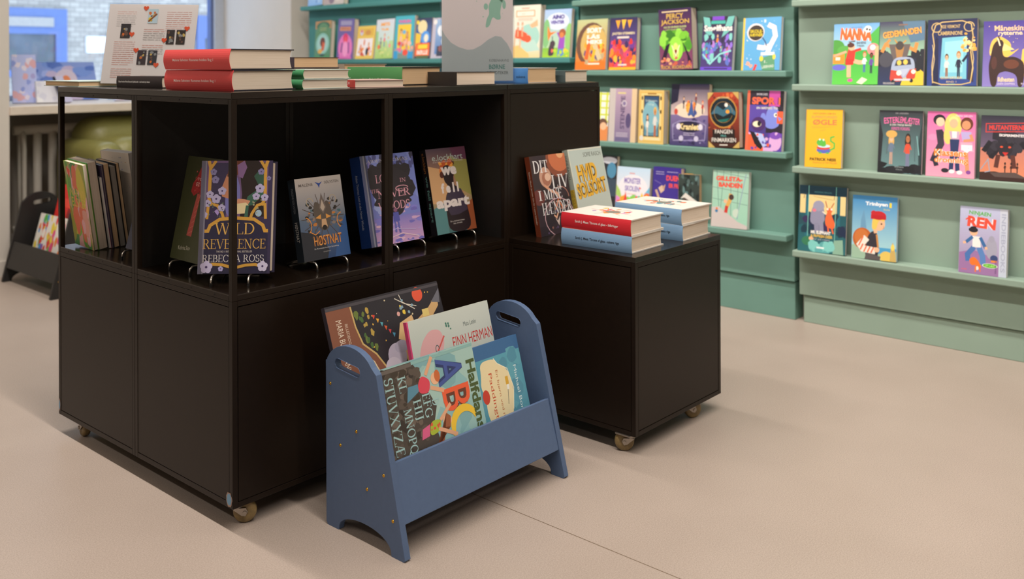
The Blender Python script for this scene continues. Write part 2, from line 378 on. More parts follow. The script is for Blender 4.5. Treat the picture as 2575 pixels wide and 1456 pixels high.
class Art:
    def __init__(s, W, H): s.W = W; s.H = H; s.out = []; s.k = 0
    def add(s, pts, col, step=True):
        if step: s.k += 1
        x1, y1 = s.W, s.H
        if not isinstance(col, list) and any(p[0] < 0 or p[1] < 0 or p[0] > x1 or p[1] > y1 for p in pts):
            for ax, lim, sg in ((0, 0, 1), (0, x1, -1), (1, 0, 1), (1, y1, -1)):      # trim to the cover
                out = []
                for i, p in enumerate(pts):
                    q = pts[i - 1]; dp, dq = (p[ax] - lim) * sg, (q[ax] - lim) * sg
                    if (dp >= 0) != (dq >= 0):
                        t = dq / (dq - dp); out.append((q[0] + (p[0] - q[0]) * t, q[1] + (p[1] - q[1]) * t))
                    if dp >= 0: out.append(p)
                pts = out
                if len(pts) < 3: return
        s.out.append((pts, col, s.k))
    def draw(s, ops):
        W, H = s.W, s.H
        for o in ops:
            k = o[0]
            if k == 'r':
                _, x0, y0, x1, y1, c, c2 = o
                c = lin(c); col = c if c2 is None else [c, c, lin(c2), lin(c2)]
                s.add([(x0 * W, y0 * H), (x1 * W, y0 * H), (x1 * W, y1 * H), (x0 * W, y1 * H)], col)
            elif k == 'e':
                s.add(ellipse(o[1] * W, o[2] * H, o[3] * W, o[4] * H, radians(o[6])), lin(o[5]))
            elif k == 'p':
                s.add([(x * W, y * H) for x, y in o[1]], lin(o[2]))
            elif k == 'l':
                c = lin(o[3]); s.k += 1
                for q in stroke([(x * W, y * H) for x, y in o[1]], o[2] * W): s.add(q, c, False)
            elif k == 'b':
                _, seed, n, box, r, cols, asp = o; rnd = random.Random(seed)
                for i in range(n):
                    cx = rnd.uniform(box[0], box[2]) * W; cy = rnd.uniform(box[1], box[3]) * H; q = rnd.uniform(*r) * W; ph = rnd.uniform(0, 6.28)
                    pts = []
                    for j in range(9):
                        t = 2 * pi * j / 9; rr = q * rnd.uniform(.7, 1.15)
                        px = cx + rr * cos(t + ph); py = cy + rr * asp * sin(t + ph)
                        pts.append((min(max(px, 0), W), min(max(py, 0), H)))
                    if i % 6 == 0: s.k += 1
                    s.add(pts, lin(rnd.choice(cols)), False); s.k += .15
            elif k == 'h':
                _, cx, cy, r, c = o; pts = []
                for i in range(24):
                    t = 2 * pi * i / 24
                    pts.append((cx * W + r * W * sin(t) ** 3, cy * H + r * W * (13 * cos(t) - 5 * cos(2 * t) - 2 * cos(3 * t) - cos(4 * t)) / 16))
                s.add(pts[::-1], lin(c))
            elif k == 't':
                _, txt, cx, cy, w, h, c, rot, b, ser = o; c = lin(c); s.k += 1
                w *= W; h *= H
                if abs(rot) in (90, 270): w, h = o[5] * H, o[4] * W
                ca, sa = cos(radians(rot)), sin(radians(rot))
                def tf(p): return (cx * W + p[0] * w * ca - p[1] * h * sa, cy * H + p[0] * w * sa + p[1] * h * ca)
                if ser:
                    for g in serif_polys(txt, ser):
                        s.k += .35
                        for q in g: s.add([tf(p) for p in q], c, False)
                else:
                    vs, fs = glyph_mesh(txt, b)
                    pv = [tf(p) for p in vs]
                    for f in fs: s.add([pv[i] for i in f], c, False)
        return s
    def emit(s, m, fmap, eps=5e-6):
        for pts, col, k in s.out: m.poly([fmap(x, y, k * eps) for x, y in pts], col)

# ------------------------------------------------------------------ books
def axes(yaw, lean, roll):
    c, s = cos(yaw), sin(yaw)
    ex = Vector((c, s, 0)); n = Vector((s, -c, 0)); up = Vector((0, 0, 1))
    ey = up * cos(lean) - n * sin(lean); ez = n * cos(lean) + up * sin(lean)
    return ex * cos(roll) + ey * sin(roll), ey * cos(roll) - ex * sin(roll), ez

def frame(o, p, ex, ey, ez):
    m = Matrix.Identity(4)
    for i in range(3): m[i][0] = ex[i]; m[i][1] = ey[i]; m[i][2] = ez[i]; m[i][3] = p[i]
    o.matrix_world = m

def make_book(W, H, T_, base, art=(), spine_c=None, spine_art=(), pages='page', back=None, board=.0022, lip=.0025, bulge=0.0,
              label='', cat='book', group=None, name='book'):
    """lying book in local space: spine at x=0, foot at y=0, back cover at z=0, front cover on top at z=T_"""
    root = thing(name, label, cat, group=group)
    b0 = lin(base); sc = lin(spine_c or base); bc = lin(back or base)
    m = M(); m.box(0, W, 0, H, T_ - board, T_, col=b0)
    a = Art(W, H).draw(art)
    a.emit(m, lambda x, y, e: (x, y, T_ + 2e-5 + e)); m.build('front_cover', PRINT, root)
    boxm(0, W, 0, H, 0, board, col=bc).build('back_cover', PRINT, root)
    # page block, set in from the boards
    pm = M(); x1 = W - lip * 1.3; n = 8; hb = board; tb = T_ - board
    if bulge:
        prof = [(.0015 - bulge * 4 * v * (1 - v) * .8, hb + (tb - hb) * v) for v in [i / n for i in range(n + 1)]]
        prof += [(x1 - bulge * .8 * 4 * v * (1 - v), hb + (tb - hb) * v) for v in [1 - i / n for i in range(n + 1)]]
        pm.prism([(p[0], p[1]) for p in prof][::-1], 'y', lip, H - lip)
    else: pm.box(.0012, x1, lip, H - lip, hb, tb)
    pm.build('page_block', MAT[pages], root)
    sm = M(); th = .0011
    if bulge:
        vs = [i / 10 for i in range(11)]
        def bx(v): return -bulge * 4 * v * (1 - v)
        for i in range(10):
            v0, v1 = vs[i], vs[i + 1]
            o = [(bx(v0), 0, T_ * v0), (bx(v0), H, T_ * v0), (bx(v1), H, T_ * v1), (bx(v1), 0, T_ * v1)]
            sm.poly([q for q in o][::-1], sc); sm.poly([(q[0] + th, q[1], q[2]) for q in o], sc)
        for y in (0, H):
            for i in range(10):
                v0, v1 = vs[i], vs[i + 1]
                sm.poly([(bx(v0), y, T_ * v0), (bx(v1), y, T_ * v1), (bx(v1) + th, y, T_ * v1), (bx(v0) + th, y, T_ * v0)], sc)
    else:
        def bx(v): return -.0004
        sm.box(-.0004, th, 0, H, 0, T_, col=sc)
    if spine_art:
        sa = Art(H, T_).draw(spine_art)
        sa.emit(sm, lambda x, y, e: (bx(min(max(y / T_, 0), 1)) - (3.5e-4 if bulge else 5e-5) - e, H - x, y))
    sm.build('spine', PRINT, root)
    return root

def stand_book(p, yaw, lean, roll, W, H, T_, *a, **k):
    """p = lower left corner of the front cover as the viewer sees it"""
    o = make_book(W, H, T_, *a, **k)
    ex, ey, ez = axes(yaw, lean, roll); frame(o, Vector(p) - ez * T_, ex, ey, ez)
    return o

def flat_book(p, rot, W, Hh, T_, *a, **k):
    o = make_book(W, Hh, T_, *a, **k); o.location = p; o.rotation_euler = (0, 0, radians(rot)); return o

# ------------------------------------------------------------------ the room
XW, YW, ZC = 2.37, 2.90, 2.92      # green-shelf wall, window wall, ceiling
XL, YF = -3.6, -4.2                # unseen walls behind and left of the camera
struct('floor', boxm(XL, XW + .1, YF, YW + .9, -.06, 0), MAT['floor'])
struct('ceiling', boxm(XL, XW + .1, YF, YW + .9, ZC, ZC + .06), MAT['ceil'])
struct('wall_right', boxm(XW, XW + .1, YF, YW + .9, 0, ZC), MAT['wall'])
struct('wall_left', boxm(XL - .1, XL, YF, YW + .9, 0, ZC), MAT['far'])
struct('wall_front', boxm(XL, XW, YF - .1, YF, 0, ZC), MAT['far'])
BX0, BX1, BY, SILL, HEAD = .662, 2.215, 3.64, .775, 2.45
wm = M()
wm.box(XL, BX0, YW, BY + .12, 0, ZC); wm.box(BX1, XW, YW, BY + .12, 0, ZC)
wm.box(BX0, BX1, YW, BY + .12, HEAD, ZC); wm.box(BX0, BX1, BY - .02, BY + .12, 0, SILL - .04)
struct('wall_window', wm, MAT['wall'])
struct('trim_1', boxm(BX0, BX1, YW - .012, BY + .02, SILL - .04, SILL), MAT['sill'], bevel=.003)
wf = M()
for x0, x1 in ((BX0, BX0 + .06), (2.15, BX1)): wf.box(x0, x1, BY - .03, BY + .05, SILL + .03, HEAD - .06)
wf.box(BX0, BX1, BY - .03, BY + .05, SILL, SILL + .03); wf.box(BX0, BX1, BY - .03, BY + .05, HEAD - .06, HEAD)
win = struct('window_1', wf, MAT['frame'])
g = boxm(2.132, 2.15, BY - .012, BY + .03, SILL + .03, HEAD - .06); g.box(BX0 + .06, BX0 + .078, BY - .012, BY + .03, SILL + .03, HEAD - .06)
g.build('sash', MAT['bluepaint'], win)
boxm(BX0 + .078, 2.132, BY + .005, BY + .011, SILL + .03, HEAD - .06).build('pane', MAT['glass'], win)
struct('baseboard_left', boxm(XL, BX0, YW - .012, YW, 0, .07), MAT['wall'])

# the building across the street
bl = thing('building', 'pale brick building across the street behind the window', 'building', (0, 9, 0))
boxm(-6, 14, 0, .5, -2, 7).build('facade', MAT['brick'], bl)
def street_window(x0, x1, z0, z1):
    f = M()
    for a in ((x0, x1, z0, z0 + .07), (x0, x1, z1 - .28, z1), (x0, x0 + .1, z0 + .07, z1 - .28), (x1 - .12, x1, z0 + .07, z1 - .28)): f.box(a[0], a[1], -.05, .02, a[2], a[3])
    o = f.build('window', MAT['bluepaint'], bl)
    boxm(x0 + .1, x1 - .12, -.02, -.005, z0 + .07, z1 - .28).build('pane', MAT['darkglass'], o)
    boxm(x0 + .4, x1 - .15, -.065, -.051, z1 - .2, z1 - .1).build('vent', MAT['zinc'], o)
street_window(2.5, 3.56, .84, 1.58); street_window(5.15, 6.4, .7, 1.57); street_window(-.6, .5, .84, 1.58)
boxm(3.78, 4.4, -.05, -.005, 1.1, 1.285).build('sign_board', MAT['signwhite'], bl)

# ceiling lamps
for i, (x, y, ln, w, c, tilt, spread) in enumerate(LAMPS):
    t = thing('ceiling_light', ['long white ceiling light nearest the green shelves', 'long white ceiling light above the black cabinets', 'long white ceiling light farthest from the green shelves'][i], 'lamp', (x, y, LAMP_Z), group='ceiling lights')
    hm = boxm(-.07, .07, -ln / 2 - .05, ln / 2 + .05, .01, ZC - LAMP_Z + .0); hm.build('housing', MAT['lamp'], t)
    ld = bpy.data.lights.new('tube', 'AREA'); ld.shape = 'RECTANGLE'; ld.size = .11; ld.size_y = ln; ld.energy = w; ld.color = c
    lo = bpy.data.objects.new('tube', ld); COL.objects.link(lo); lo.parent = t; lo.rotation_euler = (0, -radians(tilt), 0); ld.spread = radians(spread)

# ------------------------------------------------------------------ green display shelving
def display_shelf(label, y1, y0, tops, seam, mname, xoff=0.0):
    """front panel at x=2.283, ledges to x=2.222; y1 = left end, y0 = right end"""
    t = thing('display_shelf', label, 'shelf', (2.283, (y0 + y1) / 2, 0), group='green display shelves along the wall')
    yc = (y0 + y1) / 2; a, b = y0 - yc, y1 - yc; mm = MAT[mname]
    boxm(0, .082, a, b, seam, 2.25).build('back_panel', mm, t, bevel=.003)
    boxm(.012, .082, a + .004, b - .012, 0, seam - .004).build('plinth', mm, t, bevel=.002)
    for z in tops:
        boxm(-.061, .0, a + .004, b, z - .024, z).build('ledge', mm, t, bevel=.004)
    return t
RT_, MT_, LT_ = (.277, .586, .888, 1.198, 1.5), (.326, .634, .938, 1.242, 1.55), (.69, .993, 1.298, 1.6)
display_shelf('sage green display shelf at the right edge with four rows of face-out books', -.186, -1.75, RT_, .103, 'sage')
display_shelf('jade green display shelf in the middle between the pale sage and the teal shelf', .838, -.168, MT_, .145, 'jade')
display_shelf('teal green display shelf farthest back beside the window corner', 2.822, .846, LT_, .145, 'teal')

# ------------------------------------------------------------------ black cabinets
PX, PY, ZB, ZT = .4285, .4145, .0465, .9106
PT = .0128
def frame_mesh(w, d, z0, z1, chips=()):
    m = M(); t = PT
    for x in (0, w - t):
        for y in (0, d - t): m.box(x, x + t, y, y + t, z0, z1)
    for z in (z0, z1 - .0115):
        for y in (0, d - t): m.box(t, w - t, y, y + t, z, z + .0115)
        for x in (0, w - t): m.box(x, x + t, t, d - t, z, z + .0115)
    return m
def screw_row(x0, x1, y, z, n, par, axis='x'):
    for i in range(n):
        m = M(); p = x0 + (x1 - x0) * (i + .5) / n; e = ellipse(0, 0, .0019, .0019, n=8)
        m.prism([(p + q[0], z + q[1]) for q in e], 'y' if axis == 'x' else 'x', y - .0004, y + .001)
        m.build('screw', MAT['void'], par)

def caster(par, x, y, ang):
    """swivel caster with an amber wheel, on the floor at x,y in the parent's space"""
    m = M(); ca, sa = cos(ang), sin(ang)
    def w(u, v, z): return (x + u * ca - v * sa, y + u * sa + v * ca, z)
    m.prism([(x - .026, y - .022), (x + .026, y - .022), (x + .026, y + .022), (x - .026, y + .022)], 'z', ZB - .003, ZB)
    m.tube([w(-.006, 0, ZB - .012), w(-.006, 0, ZB - .003)], .014, 14)
    for s in (-1, 1):
        n = len(m.v)
        prof = [(-.016, ZB - .012), (.012, ZB - .012), (.016, .026), (.011, .017), (.003, .019)]
        for th in (0, .0018): m.v += [w(p[0], s * (.0125 + th), p[1]) for p in prof]
        k = len(prof); m.f.append(tuple(range(n, n + k))); m.c.append(None); m.f.append(tuple(range(n + k, n + 2 * k))); m.c.append(None)
        for i in range(k): m.f.append((n + i, n + (i + 1) % k, n + k + (i + 1) % k, n + k + i)); m.c.append(None)
    m.tube([w(.01, -.0165, .0245), w(.01, .0165, .0245)], .0042, 10)
    c = m.build('caster', MAT['zinc'], par)
    wm = M(); prof = [(.006, -.0098), (.0205, -.0098), (.0235, -.007), (.0244, -.0035), (.0244, .0035), (.0235, .007), (.0205, .0098), (.006, .0098)]
    N = 28; base = 0
    for k in range(N):
        t = 2 * pi * k / N
        for r, v in prof: wm.v.append(w(.01 + r * cos(t), v, .0246 + r * sin(t)))
    for k in range(N):
        for j in range(len(prof) - 1):
            q = len(prof); wm.f.append((k * q + j, k * q + j + 1, ((k + 1) % N) * q + j + 1, ((k + 1) % N) * q + j)); wm.c.append(None)
    wm.build('wheel', MAT['amber'], c, smooth=True)

def base_module(label, x, y, z1, faces, casters=(), top=False, sticker=None, w=PX, name='base_cabinet', z0=ZB):
    t = thing(name, label, 'cabinet', (x, y, 0), group='black wheeled cabinet modules'); d = PY
    g = .0004
    frame_mesh(w - g, d - g, z0, z1 - (.014 if top else 0)).build('frame', MAT['black'], t, bevel=.0009)
    zt = z1 - (.014 if top else 0)
    a, b = PT + .0016, .0024
    zz0, zz1 = z0 + .0131, zt - .0131
    if 'L' in faces: boxm(.0008, .012, a, d - a, zz0, zz1).build('side_panel', MAT['black'], t)
    if 'F' in faces: boxm(a, w - a, .0008, .012, zz0, zz1).build('front_panel', MAT['black'], t)
    if 'R' in faces: boxm(w - .0125, w - .0012, a, d - a, zz0, zz1).build('side_panel', MAT['black'], t)
    if 'B' in faces: boxm(a, w - a, d - .0125, d - .0012, zz0, zz1).build('back_panel', MAT['black'], t)
    boxm(.0135, w - .0135, .0135, d - .0135, z0 + .001, z0 + .0105).build('bottom_board', MAT['void'], t)
    if top: boxm(0, w - g, 0, d - g, zt + .0003, z1).build('top_board', MAT['blacktop'], t, bevel=.0009)
    for cx, cy, an in casters: caster(t, cx, cy, an)
    if sticker:
        sy, sz, ry = sticker; rnd = random.Random(int(sz * 1000)); m = M()
        def ep(r, j, xx): return [(xx, sy + r * ry * cos(q) * (1 + rnd.uniform(-j, j)), sz + r * .0125 * sin(q) * (1 + rnd.uniform(-j, j))) for q in (2 * pi * i / 18 for i in range(18))]
        m.poly(ep(1.25, .14, -.0005), lin('A38676')); m.poly(ep(.98, .05, -.0008), lin('6E9CBE'))
        m.build('chipped_patch', PRINT, t)
    return t

ZM = .4762   # joint between lower and upper modules
base_module('black wheeled base cabinet at the near corner left of the blue book rack', 0, 0, ZM, 'LFRB', [(.036, .029, radians(-35)), (.39, .39, 1)], sticker=(.0125, .065, .0088))
base_module('black base cabinet hidden behind the blue book rack', PX, 0, ZM, 'LFRB', [(.39, .03, 2)])
base_module('black wheeled base cabinet at the far left under the open cell of standing books', 0, PY, ZM, 'LFRB', [(.03, .322, radians(80)), (.39, .38, 1)], sticker=(.4075, .072, .004))
base_module('black base cabinet at the unseen inner back of the island', PX, PY, ZM, 'LFRB', [(.39, .38, 1)])
base_module('tall closed black cabinet at the right end of the island behind the low cabinet', 2 * PX, 0, ZT - .0138, 'LFRB', [(.39, .38, 1), (.03, .38, 1)], name='tall_cabinet')
LOWX, LOWY = .8632, -.4088
base_module('low black wheeled cabinet jutting forward with stacked red and blue books on top', LOWX, LOWY - .0055, .4893, 'LFRB', [(.022, .037, radians(125)), (.312, .037, radians(-30)), (.39, .38, 1)], top=True, w=.4215, name='low_cabinet')

def open_module(label, x, y, backs):
    t = thing('open_shelf_cabinet', label, 'cabinet', (x, y, 0), group='black open shelf modules')
    g = .0004; w, d = PX - g, PY - g; z0, z1 = ZM + .0003, ZT - .0141
    frame_mesh(w, d, z0, z1).build('frame', MAT['black'], t, bevel=.0009)
    boxm(.0004, w - .0004, .0004, d - .0004, z0 + .0008, z0 + .0133).build('bottom_board', MAT['blacktop'], t)
    if 'B' in backs: boxm(PT, w - PT, d - .011, d - .002, z0 + .0133, z1 - .012).build('back_panel', MAT['void'], t)
    if 'R' in backs: boxm(w - .011, w - .002, PT, d - PT, z0 + .0133, z1 - .012).build('side_panel', MAT['void'], t)
    boxm(.013, w - .013, .013, d - .013, z1 - .0105, z1 - .001).build('ceiling_board', MAT['void'], t)
    return t
o = open_module('open black shelf unit at the near corner holding face-out books', 0, 0, 'B')
screw_row(.02, .41, -.0002, ZT - .0195, 4, o); screw_row(.02, .40, -.0002, ZT - .0195, 3, o, 'y'); screw_row(.02, .41, -.0002, ZM + .0065, 4, o); screw_row(.02, .4, -.0002, ZM + .0065, 4, o, 'y')
open_module('open black shelf unit beside the tall closed cabinet holding two face-out books', PX, 0, 'BR')
o = open_module('see-through black shelf unit at the far left holding a leaning row of books', 0, PY, '')
screw_row(.02, .40, -.0002, ZT - .0195, 3, o, 'y'); screw_row(.02, .4, -.0002, ZM + .0065, 4, o, 'y')
open_module('black shelf unit at the unseen inner back of the island', PX, PY, 'BR')
tag(boxm(-.0006, 2 * PX - .0008, -.0006, 2 * PY, ZT - .0136, ZT).build('cabinet_top', MAT['blacktop'], bevel=.0011), 'large black top board over the open shelf units carrying the red books', 'top board')
tag(boxm(2 * PX + .0004, 2 * PX + .4225, -.0006, PY, ZT - .0134, ZT).build('cabinet_top', MAT['blacktop'], bevel=.0011), 'smaller black top board on the tall closed cabinet at the right end', 'top board')

# ------------------------------------------------------------------ book racks with handle slots
def side_outline():
    o = [(0, .004), (.004, 0), (.04, 0)]
    for i in range(1, 15):                         # arch between the feet
        t = i / 15; a = pi * (1 - t); o.append((.1225 + .0825 * cos(a), .038 * sin(a) ** .8))
    o += [(.205, 0), (.241, 0), (.246, .006), (.2465, .346)]
    for i in range(0, 13):                         # rounded top
        a = radians(12 + (150 - 12) * i / 12); o.append((.168 + .0795 * cos(a), .326 + .0615 * sin(a) ** .95))
    o += [(.0845, .346)]
    return o
def slot_outline():
    o = []; cx0, cx1, cz, r = .1445, .205, .3430, .0105
    for i in range(9): a = -pi / 2 + pi * i / 8; o.append((cx1 + r * cos(a), cz + r * sin(a) + .003))
    for i in range(9): a = pi / 2 + pi * i / 8; o.append((cx0 + r * cos(a), cz + r * sin(a) - .003))
    return o
def slab_with_hole(outer, inner, x0, x1):
    """panel in the y-z plane with one slot cut through it"""
    import bmesh
    bm = bmesh.new()
    def loop(pts): 
        vs = [bm.verts.new((0, p[0], p[1])) for p in pts]
        return [bm.edges.new((vs[i], vs[(i + 1) % len(vs)])) for i in range(len(vs))]
    e = loop(outer) + loop(inner)
    bmesh.ops.triangle_fill(bm, use_beauty=True, use_dissolve=False, edges=e)
    for f in list(bm.faces):                       # drop anything filled inside the slot
        c = f.calc_center_median()
        ys = [p[0] for p in inner]; zs = [p[1] for p in inner]
        if all(any(abs(v.co.y - q[0]) < 1e-6 and abs(v.co.z - q[1]) < 1e-6 for q in inner) for v in f.verts): bm.faces.remove(f)
    m = M(); idx = {v: i for i, v in enumerate(bm.verts)}; n = len(idx)
    vv = [v.co.copy() for v in bm.verts]
    m.v = [(x0, v.y, v.z) for v in vv] + [(x1, v.y, v.z) for v in vv]
    for f in bm.faces:
        q = [idx[v] for v in f.verts]; m.f += [tuple(q), tuple(n + i for i in q[::-1])]; m.c += [None, None]
    for ed in bm.edges:
        if len(ed.link_faces) == 1:
            a, b = idx[ed.verts[0]], idx[ed.verts[1]]; m.f.append((a, b, n + b, n + a)); m.c.append(None)
    bm.free(); return m
def slat(d0, z0, d1, z1, th):
    """cross-section of a leaning board from (d0,z0) to (d1,z1), thickness backwards"""
    L_ = math.hypot(d1 - d0, z1 - z0); nx, nz = (z1 - z0) / L_ * th, -(d1 - d0) / L_ * th
    return [(d0, z0), (d1, z1), (d1 + nx, z1 + nz), (d0 + nx, z0 + nz)]
RLEN = .5125; RTH = .0148
def book_rack(label, loc, rz, mm):
    t = thing('book_rack', label, 'book rack', loc, rz)
    for x0 in (0, RLEN - RTH):
        slab_with_hole(side_outline(), slot_outline(), x0, x0 + RTH).build('side_panel', mm, t, bevel=.0022)
    a, b = RTH, RLEN - RTH
    def board(name, sec): m = M(); m.prism(sec, 'x', a, b); m.build(name, mm, t, bevel=.0012)
    board('front_board', slat(.0165, .064, .0475, .1775, .012))
    board('front_shelf', [(.031, .098), (.106, .085), (.106, .097), (.034, .110)])
    board('middle_board', slat(.108, .085, .140, .222, .011))
    board('rear_shelf', [(.139, .170), (.212, .163), (.212, .174), (.142, .181)])
    board('back_board', slat(.205, .160, .2305, .300, .011))
    m = None
    for d, z in ((.231, .299), (.146, .219), (.198, .178), (.062, .153), (.113, .111), (.035, .071)):
        for sgn in (0, 1):
            s = M(); x = 0 if not sgn else RLEN; o = -1 if not sgn else 1
            r = [(x + o * .0004, .0034), (x + o * .0012, .0032), (x + o * .0015, .0018), (x + o * .0009, .0012)]
            n = 12
            for xx, rr in r: s.v += [(xx, d + rr * cos(2 * pi * i / n), z + rr * sin(2 * pi * i / n)) for i in range(n)]
            for j in range(3):
                for i in range(n): s.f.append((j * n + i, j * n + (i + 1) % n, (j + 1) * n + (i + 1) % n, (j + 1) * n + i)); s.c.append(None)
            s.f.append(tuple(3 * n + i for i in range(n))); s.c.append(None)
            s.build('brass_screw', MAT['brass'], t, smooth=True)
    return t
book_rack('blue wooden book rack in front of the black cabinets holding large picture books', (.152, -.36, 0), 0, MAT['blue'])
book_rack('black wooden book rack in the background by the window wall', (.58, 2.783, 0), -pi / 2, MAT['blackrack'])

# ------------------------------------------------------------------ books on the green shelves
WALL = {  # lower left corner y, ledge height, lean, roll, width, height, thickness (all lean back on the shelf panel)
    'm1': (0.8278, 0.938, 0.1196, 0.0147, 0.1621, 0.2208, 0.02), 'm2': (0.646, 0.938, 0.0894, 0.0131, 0.1369, 0.2224, 0.03),
    'm3': (0.3873, 0.938, 0.0031, 0.0355, 0.1525, 0.2466, 0.045), 'm4': (0.2024, 0.938, 0.1309, 0.0005, 0.1382, 0.2141, 0.022),
    'm5': (0.0235, 0.938, 0.1352, 0.0103, 0.1565, 0.203, 0.02), 'n0': (0.828, 0.634, 0.1125, 0.0, 0.171, 0.2086, 0.02),
    'n1': (0.6508, 0.634, 0.0792, 0, 0.1379, 0.226, 0.03), 'n2': (0.4977, 0.634, 0.0475, 0, 0.1222, 0.2214, 0.04),
    'n3': (0.3441, 0.634, 0.0904, 0.0078, 0.1731, 0.2481, 0.025), 'n4': (0.1655, 0.634, 0.0379, 0.0372, 0.1343, 0.2159, 0.035),
    'n5': (0.0083, 0.634, 0.1192, 0, 0.1483, 0.2285, 0.022), 'o0': (0.7532, 0.326, 0.1045, 0, 0.134, 0.2436, 0.02),
    'o1': (0.6168, 0.326, 0.1164, 0, 0.1659, 0.2029, 0.02), 'o2': (0.4323, 0.326, 0.0839, 0, 0.132, 0.2142, 0.03),
    'o3': (0.2985, 0.326, 0.0312, 0, 0.086, 0.1938, 0.048), 'o4': (0.1563, 0.326, 0.1189, 0.0117, 0.1548, 0.2196, 0.02),
    'r1': (-0.335, 0.888, 0.152, 0.0153, 0.163, 0.2193, 0.012), 'r2': (-0.5001, 0.888, 0.1445, 0.0123, 0.1514, 0.2222, 0.014),
    'r3': (-0.6635, 0.888, 0.1196, 0.0126, 0.1553, 0.2234, 0.02), 'r4': (-0.8362, 0.888, 0.1393, 0.0045, 0.1411, 0.2141, 0.018),
    's1': (-0.2308, 0.586, 0.1356, 0.017, 0.1365, 0.2107, 0.015), 's2': (-0.497, 0.586, 0.1361, 0.0072, 0.1466, 0.2162, 0.014),
    's3': (-0.6589, 0.586, 0.1333, 0.0028, 0.1523, 0.2176, 0.015), 's4': (-0.8273, 0.586, 0.1385, 0, 0.1494, 0.2099, 0.016),
    't1': (-0.2032, 0.277, 0.1259, 0.0153, 0.1785, 0.2393, 0.012), 't2': (-0.4037, 0.277, 0.1378, 0.0192, 0.1561, 0.2202, 0.014),
    't3': (-0.762, 0.277, 0.1273, 0, 0.1439, 0.2163, 0.02), 'l1': (2.7057, 0.993, 0.0926, 0.0326, 0.144, 0.2165, 0.03),
    'l2': (2.4993, 0.993, 0.0597, -0.0166, 0.138, 0.2222, 0.035), 'l3': (2.3403, 0.993, 0.151, 0.009, 0.1476, 0.1806, 0.02),
    'l4': (2.1784, 0.993, 0.1226, 0.0228, 0.1413, 0.2108, 0.02), 'l5': (2.0277, 0.993, 0.0964, 0.0086, 0.1482, 0.2239, 0.025),
    'l6': (1.8668, 0.993, 0.1269, 0.0175, 0.1138, 0.2078, 0.02), 'l7': (1.7462, 0.993, 0.1222, 0.0156, 0.133, 0.2051, 0.02),
    'l9': (1.1996, 0.993, 0.0553, 0, 0.1675, 0.243, 0.035), 'l10': (1.0159, 0.993, 0.1169, 0.0065, 0.1548, 0.2182, 0.02),
    'k1': (2.7609, 1.298, 0.1228, 0.0339, 0.1316, 0.2089, 0.02), 'k2': (2.6138, 1.298, 0.0735, 0.0094, 0.1764, 0.2416, 0.03),
}
SK, SK2, SK3 = 'E9B690', 'B4714A', '7A452E'
COVERS = {}
def cover(k, label, base, art, **kw): COVERS[k] = (label, base, art, kw)

cover('m1', 'orange and olive paperback with white block lettering, leftmost on its jade ledge', 'B9B678',
  R(0, 0, 1, .45, 'E8762A', 'D98A3E') + R(0, .45, 1, 1, 'C79A55', 'B8BE8C') + E(.5, .5, .5, .44, '6B4A3A') + E(.57, .5, .43, .39, 'C9A860') + R(0, 0, 1, .16, 'E97424')
  + B(3, 30, (.3, .15, .9, .5), (.03, .09), ['F2A030', 'E8661F', 'F5C23A', 'B9A27A', '5A4A7A'], 1.2) + L([(.35, .2), (.45, .62)], .12, 'D8642C') + L([(.8, .2), (.6, .5)], .14, 'CDBB92') + L([(.55, .16), (.62, .4)], .09, 'F4B22C')
  + TO('SORT', .58, .78, .5, .1, 'F3EEE6', 'D9CBB5') + TO('LÅS', .56, .66, .42, .1, 'F3EEE6', 'D9CBB5') + TO('HEKS', .6, .55, .5, .08, 'F3EEE6', 'D9CBB5') + R(.42, .1, .8, .13, 'F0E3D0'), pages='white')
cover('m2', 'purple and fiery orange paperback with a crowd in flames below its title', '4A3A74',
  R(0, 0, 1, .55, 'F2552C', '6A3A78') + R(0, .55, 1, 1, '54407E', '2E2850') + P([(.2, .95), (.3, .78), (.38, .95)], 'F0A22E') + P([(.42, .96), (.5, .76), (.6, .96)], 'F4B838') + P([(.64, .95), (.72, .79), (.82, .95)], 'F0A22E')
  + B(5, 70, (.04, .08, .96, .55), (.03, .09), ['F0522E', 'F28A2C', 'E9476A', '6B3A8C', 'F6B23A', '3E2A5C', 'D8342C'], 1.5)
  + T('JAGTEN STEMMEN', .5, .69, .84, .06, 'E8D7A8', b=.03) + R(.28, .6, .72, .64, 'D9CBC0') + R(0, 0, 1, .05, 'F0B02C') + R(.34, .08, .66, .11, 'E7D9D0'))
